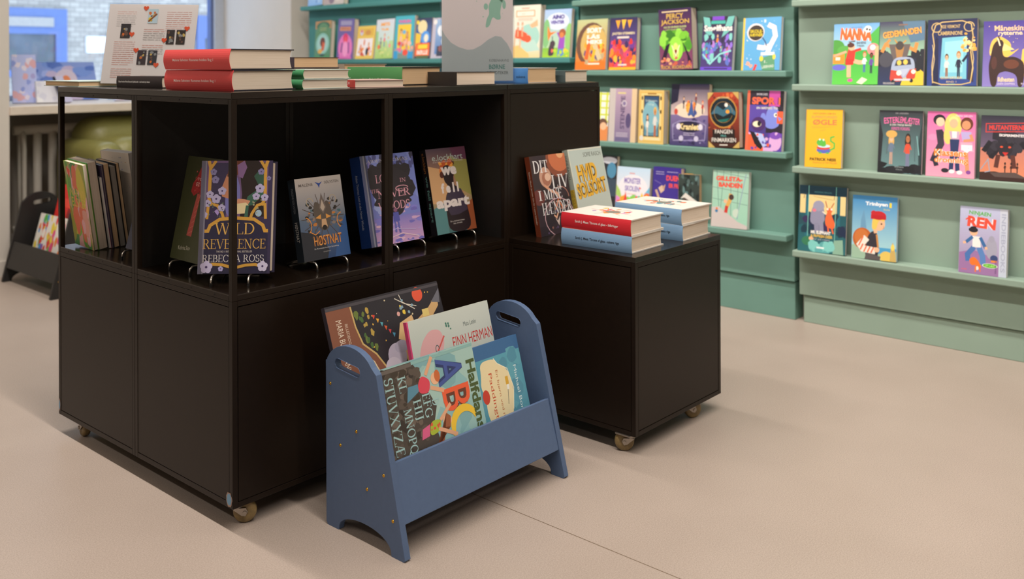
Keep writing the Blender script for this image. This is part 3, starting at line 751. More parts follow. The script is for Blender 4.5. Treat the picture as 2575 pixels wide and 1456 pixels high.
cover('m3', 'thick purple paperback with golden title over a glowing green monster', '4B2A5E',
  R(0, 0, 1, 1, '8C4A6A', '3C2450') + E(.5, .45, .46, .2, '5FA82C') + B(8, 26, (.1, .3, .9, .6), (.06, .14), ['7CC63A', '4E9A2A', '93D84A', '3B7A26'], 1.1) + E(.5, .34, .22, .2, '9BE04A') + E(.5, .3, .1, .14, 'D9F27A')
  + P([(.02, .12), (.2, .4), (.34, .44), (.2, .2), (.16, .1)], '2A1830') + P([(.98, .12), (.8, .36), (.7, .46), (.84, .22), (.86, .1)], '2A1830') + B(9, 20, (.05, .06, .95, .2), (.03, .08), ['E7906A', 'C9604E', '6A3A5C', 'F0B07A'], .8)
  + E(.5, .27, .05, .06, '8A2A1E') + L([(.38, .4), (.5, .22), (.62, .4)], .03, 'E8F0C0') + R(.1, .945, .9, .965, 'E3C9A0') + TO('PERCY', .5, .88, .52, .085, 'E0B65A', '2A1A34') + TO('JACKSON', .5, .775, .86, .095, 'E0B65A', '2A1A34')
  + T('OG DE GRÆSKE GUDER', .5, .7, .7, .03, 'CBE08A', b=.02) + T('KAPTAJNENS BÆGER', .5, .655, .6, .025, 'CBE08A') + TO('RICK RIORDAN', .5, .04, .92, .055, 'D8A860', '24122C'), spine_c='3A1E48')
cover('m4', 'dark violet and mint paperback with silver script and skating figures', '2C2440',
  R(0, 0, 1, 1, '4A3A78', '2A2236') + P([(0, 1), (.2, .98), (.36, .6), (.1, .7)], '6FB8B0') + P([(1, 1), (.8, .99), (.62, .6), (.9, .74)], '6FB8B0') + R(.3, .93, .68, 1, '7A3FC0') + R(.26, .86, .72, .92, '3FA89A')
  + B(12, 44, (.05, .15, .95, .62), (.02, .08), ['5A6FC0', '3E8FA0', '8C6AD0', '7FC8C0', '2A2440', 'B07AC8'], 1.7) + FIG(.5, .42, .26, SK, '2A1A20', 'E8862C', '3A3E80') + FIG(.17, .22, .22, SK2, '241820', '4FB89A', 'E8502C') + FIG(.82, .2, .24, SK2, '201418', 'E04A8C', '2E8A6A') + FIG(.62, .26, .2, SK, '40281E', '54B8A0', '304070')
  + L([(.05, .3), (.3, .12), (.6, .3), (.95, .36)], .05, '8FD0D0') + TO('Smølfhans', .5, .78, .9, .12, 'F0EAE4', '4A4258', b=.03) + R(0, 0, 1, .06, '6A48C8') + R(.12, .02, .86, .04, '2A2040'), pages='white')
cover('m5', 'sky blue comic paperback with a white winding worm and a black round title badge', '5FA6D6',
  R(.0, 0, .05, 1, 'E8C23A') + B(14, 40, (.08, .1, .98, .95), (.008, .018), ['D9E6EE', '8FC4E6', 'E8E0D0']) + L([(.66, .86), (.82, .8), (.86, .64), (.74, .46), (.56, .42), (.4, .44)], .12, 'F2E6E2') + L([(.74, .46), (.66, .3)], .12, 'F2E6E2')
  + E(.34, .72, .23, .17, 'E9DEDA') + E(.35, .71, .2, .145, '3A302C') + TO('SKOLE-', .36, .74, .34, .06, 'F0D428', '2A2422') + TO('HÆVNER', .36, .67, .34, .06, 'F0D428', '2A2422') + L([(.52, .62), (.6, .54), (.64, .46)], .025, '2E3A74')
  + P([(.46, .22), (.86, .3), (.88, .0), (.56, .0)], '5F9A74') + R(.5, .28, .86, .34, 'D8DDE2') + E(.52, .22, .05, .05, 'F0D24A') + E(.85, .25, .04, .05, 'F0D24A') + T('LÆSEHUND', .7, .07, .3, .05, 'F2EEE8', rot=6) + T('1.', .64, .16, .07, .05, 'F2EEE8') + P([(.3, 0), (.36, .12), (.42, .1), (.37, 0)], 'E04840') + B(15, 5, (.14, .08, .26, .2), (.03, .05), ['F2A890']) + R(.55, .9, .6, .96, 'CFE0EC'), pages='white')
cover('n0', 'lime and white checked paperback half hidden behind the black cabinet', 'E4E6DC',
  sum([R(x, 0, x + .06, 1, 'C9D24A') for x in (.1, .3, .5, .7, .9)], []) + sum([R(0, y, 1, y + .035, 'C9D24A') for y in (.1, .24, .38, .52, .66, .8, .95)], []) + P([(.55, 0), (.75, .34), (1, .3), (1, 0)], 'D9884E') + E(.84, .36, .14, .1, '6A4A3A') + E(.86, .3, .1, .08, SK))
cover('n1', 'greyish lilac hardback with rows of vertical pale lettering and cream page edge', 'BBA9B4',
  R(.0, 0, .22, 1, 'C2B9B4') + R(.22, 0, .82, 1, '7A6E90', 'B79CB0') + R(.82, 0, 1, 1, 'D9BE98') + T('STENENE', .5, .55, .16, .62, '5A4A6E', rot=90, b=.03) + E(.55, .72, .09, .06, 'C9BFC6') + E(.55, .72, .06, .04, '84749A') + E(.72, .4, .1, .14, '564A72') + R(.26, .02, .76, .08, '6A6288') + LINES(4, .28, .72, [.1, .13, .16], 'C9C0CC') + R(.3, .9, .6, .93, 'D9C88A'), pages='page')  # beige right-hand strip is glare painted into the cover colour
cover('n2', 'gold framed thick paperback with two small figures in a blue arch', 'E0BE72',
  R(.04, .03, .96, .97, 'D9B25E') + R(.09, .06, .91, .94, 'E8CC86') + R(.2, .13, .82, .9, '3A2E22') + R(.23, .15, .79, .88, '5E90A2', '2E4A70') + E(.5, .5, .34, .3, '7FB0BC') + T('Guldkongens', .5, .8, .46, .05, 'C9D8D0') + T('ring', .5, .73, .22, .05, 'C9D8D0') + R(.35, .92, .7, .945, '9A6A2A')
  + FIG(.36, .14, .42, SK, '2A1A18', 'E8DDD2', 'C9B8A8', long=1) + FIG(.66, .13, .56, 'C98A5A', 'E0B85A', 'D9D4CC', 'B8602C') + E(.13, .1, .08, .05, 'D8D2C8') + LINES(6, .26, .86, [.075, .095], 'F4E8C8') + sum([E(x, y, .03, .04, '2E261E') for x in (.14, .88) for y in (.3, .6, .85)], []), pages='page')
cover('n3', 'tall navy and violet hardback with a bonfire scene and ornate gold title', '2A2648',
  R(0, 0, 1, .5, '3E3866', '7A6A96') + R(0, .5, 1, 1, 'CBB4B0', '2A2650') + P([(0, 1), (.22, 1), (.18, .72), (0, .66)], '1C1A34') + E(.5, .58, .4, .13, 'E3CDB6') + B(21, 24, (.42, .5, .66, .68), (.03, .07), ['F0A03A', 'F6C95E', '3A4A86', 'E8823A', '2A3060'], 1.4) + P([(.46, .5), (.55, .76), (.62, .5)], '3E5A94') + FIG(.34, .6, .2, SK, '2A1C20', '3A3040', '2A2436') + FIG(.66, .66, .2, SK, '5A2A1E', '7A3A3E', '30283A') + FIG(.84, .52, .22, SK, 'C03A2E', 'B8382E', '3A2A3A') + E(.14, .55, .05, .05, 'C0483A')
  + B(22, 40, (.04, .04, .96, .44), (.01, .06), ['6A5C94', '4A4276', '8F86B0', '2A2448', '38305E'], .8) + L([(.08, .1), (.06, .34), (.25, .4), (.75, .4), (.94, .34), (.92, .1), (.08, .08)], .018, '9C96BA') + E(.5, .31, .34, .09, '201C38') + TO('Kraniet', .5, .31, .52, .1, 'F0D89A', '6A5430', b=.03) + E(.22, .31, .06, .05, 'D8D2E0') + E(.8, .31, .06, .05, 'D8D2E0') + E(.3, .12, .06, .045, 'C4BED6') + E(.7, .12, .06, .045, 'C4BED6') + LINES(7, .36, .66, [.2, .17], 'B8AFC8'))
cover('n4', 'rust red and black thick paperback with a round golden moonlit landscape', '6B2A1E',
  R(0, 0, 1, 1, '3A221A', 'B0402A') + B(31, 40, (.02, .3, .98, .98), (.02, .06), ['C8502E', '8A2E20', '5A2A22', 'D8703A', '30201C'], 1.3) + P([(0, 1), (.2, 1), (0, .86)], 'C9A860') + P([(1, 1), (.8, 1), (1, .86)], 'C9A860') + P([(0, 0), (.22, 0), (0, .12)], 'C9A860') + P([(1, 0), (.78, 0), (1, .12)], 'C9A860')
  + E(.5, .64, .45, .29, 'C08A3E') + E(.5, .64, .415, .265, '16242E') + P([(.1, .62), (.3, .76), (.5, .68), (.72, .78), (.9, .64), (.86, .54), (.5, .46), (.14, .54)], '3E6A7C') + P([(.1, .6), (.28, .62), (.5, .56), (.75, .63), (.9, .57), (.76, .44), (.5, .38), (.26, .44)], '141E22') + P([(.3, .5), (.7, .53), (.6, .47), (.4, .46)], '1E6A60') + E(.6, .77, .055, .036, 'F2ECE2') + E(.64, .65, .06, .035, 'F0A23A') + L(ellipse(.5, .64, .3, .19), .01, 'B08848') + T('LISE SVANEN', .5, .9, .4, .03, 'E0D0A8')
  + R(.14, .08, .86, .33, '241A18') + TO('FANGEN', .5, .29, .56, .07, 'EDE6DC', '1A1210', b=.01) + T('FRA', .5, .215, .18, .035, '5FA8A0', b=.02) + TO('FINMARKEN', .5, .14, .78, .075, 'EDE6DC', '1A1210', b=.01) + R(.36, .04, .62, .06, 'E0D8CC'))
cover('n5', 'violet and coral puzzle piece paperback with a blue profile face', '4A3A86',
  R(0, 0, .07, 1, 'F06A4A') + R(.07, .76, .6, 1, '2A2230') + R(.6, .74, .9, 1, 'C04A9A') + R(.9, .6, 1, 1, '1E1A20') + R(.07, .45, .55, .76, '5A46A0') + R(.55, .3, 1, .74, '2A2230') + S([(.5, .4), (.56, .72), (.78, .76), (.92, .62), (.96, .54), (.9, .5), (.9, .42), (.72, .36)], '7C88D8') + E(.46, .56, .07, .07, '7C88D8') + E(.8, .6, .05, .035, 'F0F0E0') + E(.81, .6, .022, .02, '202020') + R(.84, .46, 1, .66, 'F0603A') + P([(.86, .58), (.97, .54), (.9, .5)], '7C88D8')
  + E(.34, .44, .2, .12, '4A2A66') + E(.3, .44, .12, .05, 'F2E6C0') + E(.36, .45, .05, .045, '1E1A20') + R(.07, 0, .5, .28, 'F0603A') + P([(.1, .32), (.24, .3), (.5, .08), (.44, .02), (.28, .08)], '1E1A20') + P([(.24, .3), (.46, .28), (.62, .1), (.5, .06)], 'B4C0EC') + R(.62, .0, 1, .3, '5A3AA0') + E(.82, .16, .17, .15, 'D8A8D8') + E(.82, .26, .16, .06, '7A4AB0') + R(.5, 0, .78, .06, 'D8A8D8') + B(33, 12, (.1, .02, .95, .3), (.025, .05), ['F0603A', '1E1A20', '5A46A0', 'D8A8D8'])
  + T('SIMONE GADE', .4, .94, .3, .035, 'E8E0E8') + TO('SPOR 1', .52, .83, .78, .12, 'F26A3E', '4A2A66', b=.04) + TO('EN SØSTERS TID', .56, .71, .58, .035, 'F4F0EC', '2A2230', b=.02), spine_c='F06A4A', pages='white')
cover('o0', 'dark paperback with a pale winged emblem peeking out behind the mint grey book', '2A2A30', E(.7, .92, .3, .06, 'C9CBD4') + E(.8, .75, .18, .14, '4E88A8') + R(.0, .3, 1, .6, '3A4A5A'))
cover('o1', 'white and pale blue picture book with violet lettering over colourful hills', 'D5DBE6',
  R(0, .4, 1, 1, 'E6E0E4', 'BFD8EC') + E(.5, .55, .45, .3, 'E8E4EA') + P([(0, .62), (.12, .5), (.24, .2), (0, .1)], 'A8CC6A') + P([(1, .62), (.86, .48), (.8, .2), (1, .1)], '6FB8D8') + B(41, 30, (0, .05, 1, .4), (.05, .12), ['F0C84A', '8CCB5A', 'E86A4A', '6AA8DC', 'D88AC8', 'F2A03A', '58B88A'], 1.4) + P([(.24, .3), (.29, .5), (.35, .3)], 'E0403A') + P([(.7, .3), (.78, .5), (.9, .3)], 'E8C23A')
  + T('MONSTER', .48, .72, .5, .12, '8A78B8', b=.03) + T('SKOLEN', .48, .56, .44, .11, '8A78B8', b=.03) + E(.72, .58, .025, .02, 'E86A4A') + R(.38, .86, .54, .885, 'D89A9A') + LINES(3, .34, .62, [.44], 'E0A890'), pages='page')
cover('o2', 'deep blue violet paperback with red title and a drawn hand holding a bird', '41318E',
  R(0, 0, 1, 1, '4A3896', '3A2C88') + TO('DUEN', .72, .8, .48, .1, 'F0524A', '3A2880', b=.04) + TO('ER FRI', .76, .66, .36, .08, 'F0524A', '3A2880', b=.04) + LINES(2, .1, .4, [.9, .86], 'B8AED0') + LINES(5, .5, .9, [.91], 'B8AED0')
  + L([(.12, .56), (.3, .32), (.46, .2)], .08, 'C8A890') + P([(.2, .6), (.34, .66), (.42, .56), (.3, .5)], 'D8B8A0') + P([(.34, .62), (.46, .68), (.42, .56)], 'C09880') + L([(.44, .24), (.6, .16)], .1, 'C8A890') + L([(.06, .74), (.3, .68)], .015, '8A7AB8') + P([(.7, .0), (.78, .26), (1, .34), (1, 0)], '3A2A34'))
cover('o3', 'chunky yellow edged book with a dark leafy cover picture of a white roof', '3A4240',
  R(0, 0, 1, 1, '2A3230', '3E4A46') + B(51, 60, (0, .45, 1, 1), (.03, .09), ['3A4A44', '2A3836', '6A8A8A', '566A68', '222A2A'], 2.2) + P([(.1, .5), (.34, .62), (1, .42), (.94, .34), (.3, .52)], 'E4DED6') + P([(.2, .34), (.24, .52), (.9, .38), (.94, .2), (.3, .2)], '5A4A44') + E(.34, .36, .07, .05, '9FB4D8') + E(.54, .34, .07, .05, '9FB4D8') + E(.74, .31, .06, .05, '9FB4D8') + R(0, 0, 1, .2, '4A4A40'), pages='tan', back='E8B94E', spine_c='E2B65A')
cover('o4', 'mint green paperback with red block title and a child swinging on ropes', '9CC8B0',
  R(0, 0, 1, 1, '9CCDB4', 'A4C8B4') + sum([L([(x, 1), (x + d, .2)], .012, '5A7A6E') for x, d in ((.1, .12), (.3, -.06), (.5, .04), (.7, .02))], []) + sum([L([(0, y), (1, y - .08)], .012, '6A8A7C') for y in (.98, .7, .5)], []) + L([(.92, .96), (.74, .3), (.72, .16)], .02, '8A9AB0')
  + P([(0, 0), (0, .34), (.2, .36), (.74, .12), (1, .06), (1, 0)], 'C9BEBA') + S([(.58, .32), (.76, .36), (.72, .18), (.6, .2)], 'C4D4C4') + TO('GILLSTA-', .46, .86, .74, .085, 'E84A38', '8AB8A0', b=.05) + TO('BANDEN', .5, .75, .66, .085, 'E84A38', '8AB8A0', b=.05) + L([(.42, .36), (.5, .48), (.52, .6)], .1, 'D8A85A') + E(.54, .54, .07, .05, '4A3630') + L([(.42, .38), (.4, .26)], .09, 'C83A30') + E(.38, .46, .05, .035, SK) + E(.14, .28, .04, .03, '3A7AA8') + R(.12, .3, .17, .34, 'E07A3A'), spine_c='E0583A', pages='white')
cover('r1', 'green and blue paperback with orange title and a girl in red kicking a football', '7FB8D8',
  R(0, .55, 1, 1, 'A8D0E0', '6FA8DC') + R(0, 0, 1, .56, '5FC84A', '3FA848') + E(.05, .62, .2, .12, '4E9A3E') + E(.25, .56, .16, .08, '5AA848') + P([(.8, .8), (1, .95), (1, .6), (.84, .66)], '4FB04A') + E(.88, .57, .13, .1, 'E88A8A') + R(.92, .3, 1, .62, 'D8B888') + R(0, .34, .26, .5, 'E8922E') + R(.06, .4, .16, .45, 'F0E0D0') + E(.14, .28, .16, .05, '6A6ACC') + TO('NANNA', .5, .82, .7, .2, 'F0682C', 'F4F0E6', rot=-4, b=.07) + T('BANENS', .62, .68, .2, .04, '3A3A4A', b=.03) + T('TYRAN', .6, .63, .16, .035, '3A3A4A', b=.03) + T('SARA ELLINGER', .5, .935, .26, .025, '4A6AA8')
  + E(.75, .9, .08, .055, 'F0F0F0') + E(.73, .9, .025, .02, '2A2A2A') + E(.79, .89, .02, .018, '2A2A2A') + E(.87, .6, .06, .045, 'EFEFEF')
  + L([(.36, .34), (.37, .12)], .09, SK) + L([(.4, .4), (.58, .36), (.66, .36)], .09, SK) + E(.4, .07, .06, .03, 'D85AA0') + P([(.28, .4), (.48, .38), (.5, .56), (.34, .58)], 'D8382C') + R(.28, .32, .46, .42, 'C83028') + L([(.3, .54), (.02, .47)], .05, 'E8A888') + L([(.48, .55), (.62, .58)], .06, 'D8382C') + E(.41, .61, .075, .055, SK) + E(.39, .645, .08, .04, '5A2E22') + L([(.4, .68), (.34, .7), (.48, .71)], .03, '5A2E22')
  + FIG(.7, .2, .34, SK, 'C8602E', 'E8E8F0', '4A6AA8') + FIG(.85, .18, .34, SK3, '201818', '6A4AA0', '2A3048') + P([(.54, .03), (.66, .12), (.78, .08), (.66, .0)], 'E8E0C8'))
cover('r2', 'dusky blue paperback with slanted orange title, a horned giant and an old van', '3A3A5A',
  R(0, .45, 1, 1, '9FC8A8', '3E3858') + P([(.5, 1), (1, 1), (1, .7), (.7, .66)], '5A7A94') + R(0, 0, 1, .46, '2E3A5E', '2A2A38') + P([(.5, 0), (.62, .24), (.86, .28), (1, .2), (1, 0)], 'E4C23E') + B(61, 14, (0, .36, .25, .5), (.05, .09), ['22242E'], 1.6) + B(62, 14, (.75, .3, 1, .5), (.05, .09), ['22242E'], 1.5)
  + L([(.06, .52), (.14, .64), (.3, .6)], .08, 'D8904A') + L([(.84, .66), (.8, .54), (.62, .6)], .08, 'D8904A') + L([(.14, .64), (.24, .72)], .06, 'D8904A') + P([(.22, .64), (.7, .64), (.62, .4), (.3, .4)], '6A5E5A') + P([(.36, .6), (.56, .6), (.52, .42), (.4, .42)], 'B08048') + E(.46, .62, .09, .07, '4A423E') + L([(.4, .66), (.34, .72)], .03, 'C8903E') + L([(.53, .66), (.6, .7)], .03, 'C8903E') + E(.16, .4, .16, .12, '4A4A54')
  + S([(.26, .1), (.3, .38), (.42, .44), (.7, .44), (.8, .38), (.82, .12)], 'A4B0C8') + P([(.36, .3), (.4, .39), (.7, .41), (.73, .32)], '3A3A44') + E(.46, .35, .05, .04, 'F0C85A') + E(.6, .36, .05, .04, 'F0C85A') + P([(.26, .1), (.28, .24), (.44, .22), (.54, .12), (.5, .06), (.3, .05)], 'C8483A') + P([(.82, .12), (.84, .26), (.7, .24), (.62, .14), (.64, .09), (.8, .1)], 'C8483A') + P([(.44, .24), (.7, .26), (.57, .13)], 'B8C0D4') + E(.46, .19, .055, .04, 'F2ECD8') + E(.78, .21, .05, .035, 'F2ECD8') + E(.34, .05, .05, .035, '22222A') + E(.74, .07, .04, .03, '22222A') + R(.36, .07, .72, .1, 'C9CCD4')
  + TO('GEDEMANDEN', .5, .82, .86, .1, 'F0A848', '3A3048', rot=7, b=.04) + R(.42, .935, .62, .955, '8A6A5A') + T('TRINE BUNDSGAARD', .24, .03, .26, .03, 'E8E0D8'))
cover('r3', 'navy hardback framed in golden vines with two boys walking into blue light', '2A3260',
  R(0, 0, 1, 1, '34488C', '22264A') + P([(.26, .12), (.3, .72), (.8, .74), (.8, .1)], '7CC4D8') + P([(.34, .2), (.36, .66), (.74, .68), (.72, .2)], '9AD8E0') + P([(.1, 0), (.16, .72), (.22, .72), (.24, 0)], '232848') + P([(.82, .1), (.86, .82), (.93, .8), (.94, .05)], '3A3040') + B(71, 26, (.7, .52, .98, .8), (.015, .05), ['F0C060', 'E8A848', 'F6DC98']) + L([(.14, .62), (.2, .76), (.32, .8)], .014, '20243E') + L([(.2, .7), (.1, .82)], .012, '20243E')
  + L([(.12, .04), (.1, .3), (.14, .6), (.1, .78), (.16, .92), (.3, .96), (.7, .97), (.88, .92), (.92, .74), (.88, .5), (.93, .26), (.88, .05), (.7, .02), (.3, .02), (.12, .06)], .022, 'D8B878') + L([(.1, .16), (.15, .4), (.1, .62)], .012, 'E6CC92') + L([(.9, .16), (.94, .4), (.89, .62)], .012, 'E6CC92') + L(ellipse(.18, .88, .1, .07), .018, 'D8B878') + L(ellipse(.84, .88, .1, .07), .018, 'D8B878')
  + T('SISSE VERMONT', .46, .89, .4, .05, 'D8B878', b=.01) + T('CAMBRINIONE', .46, .79, .5, .06, 'D8B878', b=.02) + FIG(.4, .14, .34, SK, '5A3A26', 'D8DCD8', '9A5A30') + FIG(.64, .12, .4, SK, 'B87A40', '2A2A40', '262A44') + L([(.72, .36), (.82, .46)], .05, '2A2A40') + T('OG DEN SORTE SKOV', .5, .12, .44, .035, 'E6CC92', b=.02) + T('BIND 1', .5, .06, .2, .025, 'E6CC92') + R(.42, .02, .58, .03, 'B0D0A0'), pages='page')
cover('r4', 'purple paperback with a black horse with golden mane, last on the top sage ledge', '4A3E94',
  R(0, 0, 1, 1, '8A7CC0', '4A3A92') + B(81, 26, (.1, .6, .98, .95), (.006, .014), ['F2D48A']) + S([(.12, .44), (.16, .7), (.34, .78), (.6, .66), (.56, .5), (.8, .6), (.5, .42)], 'F2C25A') + P([(.14, .5), (.3, .72), (.66, .56), (.4, .54)], 'F8DC90') + P([(.78, .2), (.82, .56), (1, .62), (1, .1)], 'F2C25A')
  + S([(.18, .0), (.12, .3), (.16, .44), (.2, .62), (.28, .7), (.38, .72), (.44, .66), (.4, .56), (.44, .44), (.66, .46), (.86, .38), (.88, .2), (.84, .0), (.74, .0), (.72, .18), (.5, .24), (.32, .2), (.3, .0)], '3A2420') + P([(.28, .7), (.32, .78), (.36, .72)], '3A2420') + E(.6, .34, .16, .07, '6A3A28') + E(.24, .36, .06, .1, '54302A') + L([(.3, .74), (.36, .62)], .03, 'F8E8C0')
  + T('Måneskins', .56, .89, .66, .085, 'F2C898', b=.02) + T('rytterne', .56, .8, .5, .075, 'F2DCB0', b=.02) + T('Ildhesten', .5, .11, .34, .07, 'F2DCA0', b=.02) + T('LINDA CHAPMAN', .5, .045, .36, .03, 'E8DCE8') + T('Bog', .86, .045, .1, .03, 'E8DCE8'))
cover('s1', 'bright yellow hardback with pink lettering and a small coiled green lizard', 'F0B429',
  T('HISTORIEN OM EN', .5, .93, .62, .03, 'E8703A', b=.02) + T('SUPERSTORSØD', .5, .87, .7, .045, 'EE9450', b=.03) + T('ØGLE', .52, .78, .66, .095, 'EE7A4A', b=.03) + L([(.16, .7), (.88, .71), (.5, .69), (.18, .68)], .008, 'C98A48') + L([(.4, .63), (.56, .65)], .008, 'C98A48')
  + E(.52, .3, .2, .055, '5A6AC0') + E(.5, .34, .18, .035, 'D8483E') + E(.52, .37, .17, .03, 'C8E0E8') + E(.44, .43, .13, .06, '5FB848') + E(.5, .4, .08, .04, '5FB848') + L([(.68, .3), (.8, .34), (.8, .42), (.7, .46), (.7, .52), (.8, .54)], .045, '5FB848') + E(.4, .48, .025, .018, 'E8F0E0') + E(.5, .475, .025, .018, 'E8F0E0') + E(.42, .25, .05, .015, '5FB848') + E(.62, .25, .05, .015, '5FB848') + T('PATRICK NESS', .5, .14, .72, .05, '3A2418', b=.04) + T('illustreret af TIM MILLER', .56, .085, .66, .03, 'E8603A'), spine_c='EE8A2A', pages='white')
cover('s2', 'charcoal paperback with pink curved title above two children in a dark forest', '34363C',
  R(0, 0, 1, 1, '6A8E90', '2E3036') + P([(0, 0), (0, .9), (.1, .6), (.06, 0)], '26282C') + P([(1, 0), (1, .9), (.92, .5), (.94, 0)], '2A3A3E') + L([(.88, .6), (.94, .3)], .02, '7FB0B0') + B(91, 20, (0, .0, 1, .14), (.08, .16), ['22242A', '1C1E22'], .6) + L([(.2, .3), (.22, .5)], .03, '54686C') + L([(.85, .2), (.83, .6)], .02, '4E6468')
  + T('ASK LINDGREN', .52, .955, .3, .025, 'A8A4A8') + T('ESTER', .28, .84, .34, .1, 'E06AA0', rot=5, b=.02) + T('LEMLÆSTER', .69, .84, .5, .1, 'E06AA0', rot=-5, b=.02) + T('& DEN TREDJE MAND', .5, .765, .5, .035, 'D8D0C8', b=.02) + T('FØRSTE FORSØG', .5, .71, .42, .05, 'D868A0', b=.02)
  + FIG(.3, .14, .5, SK, 'D8A85A', '6A7A90', 'B89888', long=1) + FIG(.68, .12, .52, SK2, '2E2422', 'D8523A', '7A7A9A', long=1) + E(.3, .62, .13, .06, 'D8A85A') + T('ROMAN', .5, .1, .2, .025, '9AA4A4') + T('FORLAG', .5, .06, .14, .02, '9AA4A4'), pages='white')
cover('s3', 'pink paperback with three teenagers and orange title on a white outline', 'E07AAE',
  R(0, 0, 1, 1, 'F0A0B8', 'DE6AA8') + E(.12, .6, .1, .05, 'E890B8') + L([(.25, .72), (.3, .5), (.2, .34), (.14, .22)], .14, '3A3440') + L([(.26, .7), (.36, .6)], .12, '34303C') + E(.25, .87, .13, .085, '22202A') + E(.27, .84, .09, .07, 'F0C8A8') + L([(.16, .3), (.22, .16)], .1, '2A2A3A')
  + E(.54, .78, .18, .2, 'F0D072') + E(.44, .64, .09, .14, 'F0D072') + E(.55, .87, .1, .06, 'F4DC8C') + E(.55, .82, .085, .07, SK) + P([(.46, .7), (.68, .7), (.66, .58), (.5, .58)], 'C8A8C0') + P([(.52, .7), (.62, .7), (.62, .6), (.53, .6)], 'F0ECE8') + P([(.48, .58), (.68, .58), (.66, .38), (.5, .38)], '2A3862') + L([(.54, .38), (.52, .1)], .09, '2A3862') + L([(.63, .38), (.66, .1)], .09, '2A3862')
  + E(.82, .82, .13, .1, '6A3426') + E(.81, .8, .09, .07, 'D8946A') + P([(.7, .7), (.92, .7), (.9, .56), (.74, .56)], 'B8A8D8') + L([(.9, .66), (.94, .58), (.76, .56)], .06, 'D8946A') + P([(.7, .54), (.94, .54), (.98, .4), (.72, .4)], 'F0A8C0') + L([(.82, .4), (.86, .1)], .08, 'D8946A') + E(.4, .1, .08, .035, '26262E') + E(.54, .09, .06, .03, 'F4F0EC') + E(.7, .08, .06, .03, 'F4F0EC') + E(.88, .09, .05, .03, '8A4A9A')
  + R(.72, .42, .94, .5, 'F2F2F4') + H(.83, .44, .1, 'F4F2F2') + T('Hjertet', .83, .455, .14, .03, '7AB0D0') + TO('Klassens', .5, .37, .68, .105, 'F0862E', 'FAF4E8', b=.03) + TO('dronning', .52, .25, .7, .11, 'F0862E', 'FAF4E8', b=.03) + T('MARIA NIELSEN', .76, .94, .34, .03, 'F8D8E4'), pages='white')
cover('s4', 'dark grey and sunset orange paperback with red stamped title and a shaggy beast', '2E2E3A',
  R(0, 0, 1, .5, 'E08A62', 'C07A6A') + R(0, .5, 1, 1, '6A5A72', '262634') + B(95, 46, (.18, .42, .82, .7), (.05, .12), ['1E1C24', '2A2630', '34303A'], 1.2) + E(.5, .48, .14, .09, '2A242C') + E(.42, .52, .03, .015, 'E0502E') + E(.58, .52, .03, .015, 'E0502E') + P([(.44, .44), (.56, .44), (.5, .38)], 'C8302A') + L([(.2, .6), (.06, .44)], .1, '1E1C24') + L([(.8, .6), (.95, .46)], .1, '1E1C24')
  + L([(.36, .4), (.32, .2)], .09, '5A3028') + L([(.64, .4), (.68, .2)], .09, '5A3028') + sum([FIG(x, .13, .16, '3A2420', '241818', '3A2420', '3A2420') for x in (.5, .62, .74, .9)], []) + P([(0, .0), (0, .12), (.3, .14), (.9, .06), (1, .0)], '3A2420') + P([(.2, .12), (.7, .14), (.94, .06), (.3, .06)], '5A4A46') + L([(.02, .16), (.16, .32), (.2, .14), (.1, .12)], .02, '9AA0B0')
  + L([(.1, .74), (.92, .77), (.92, .9), (.1, .87), (.1, .74)], .016, 'D8403A') + T('MUTANTERNE', .52, .82, .72, .075, 'D8403A', rot=2, b=.04) + T('EKSPERIMENTET', .62, .7, .5, .04, 'E8E0E0', b=.04))
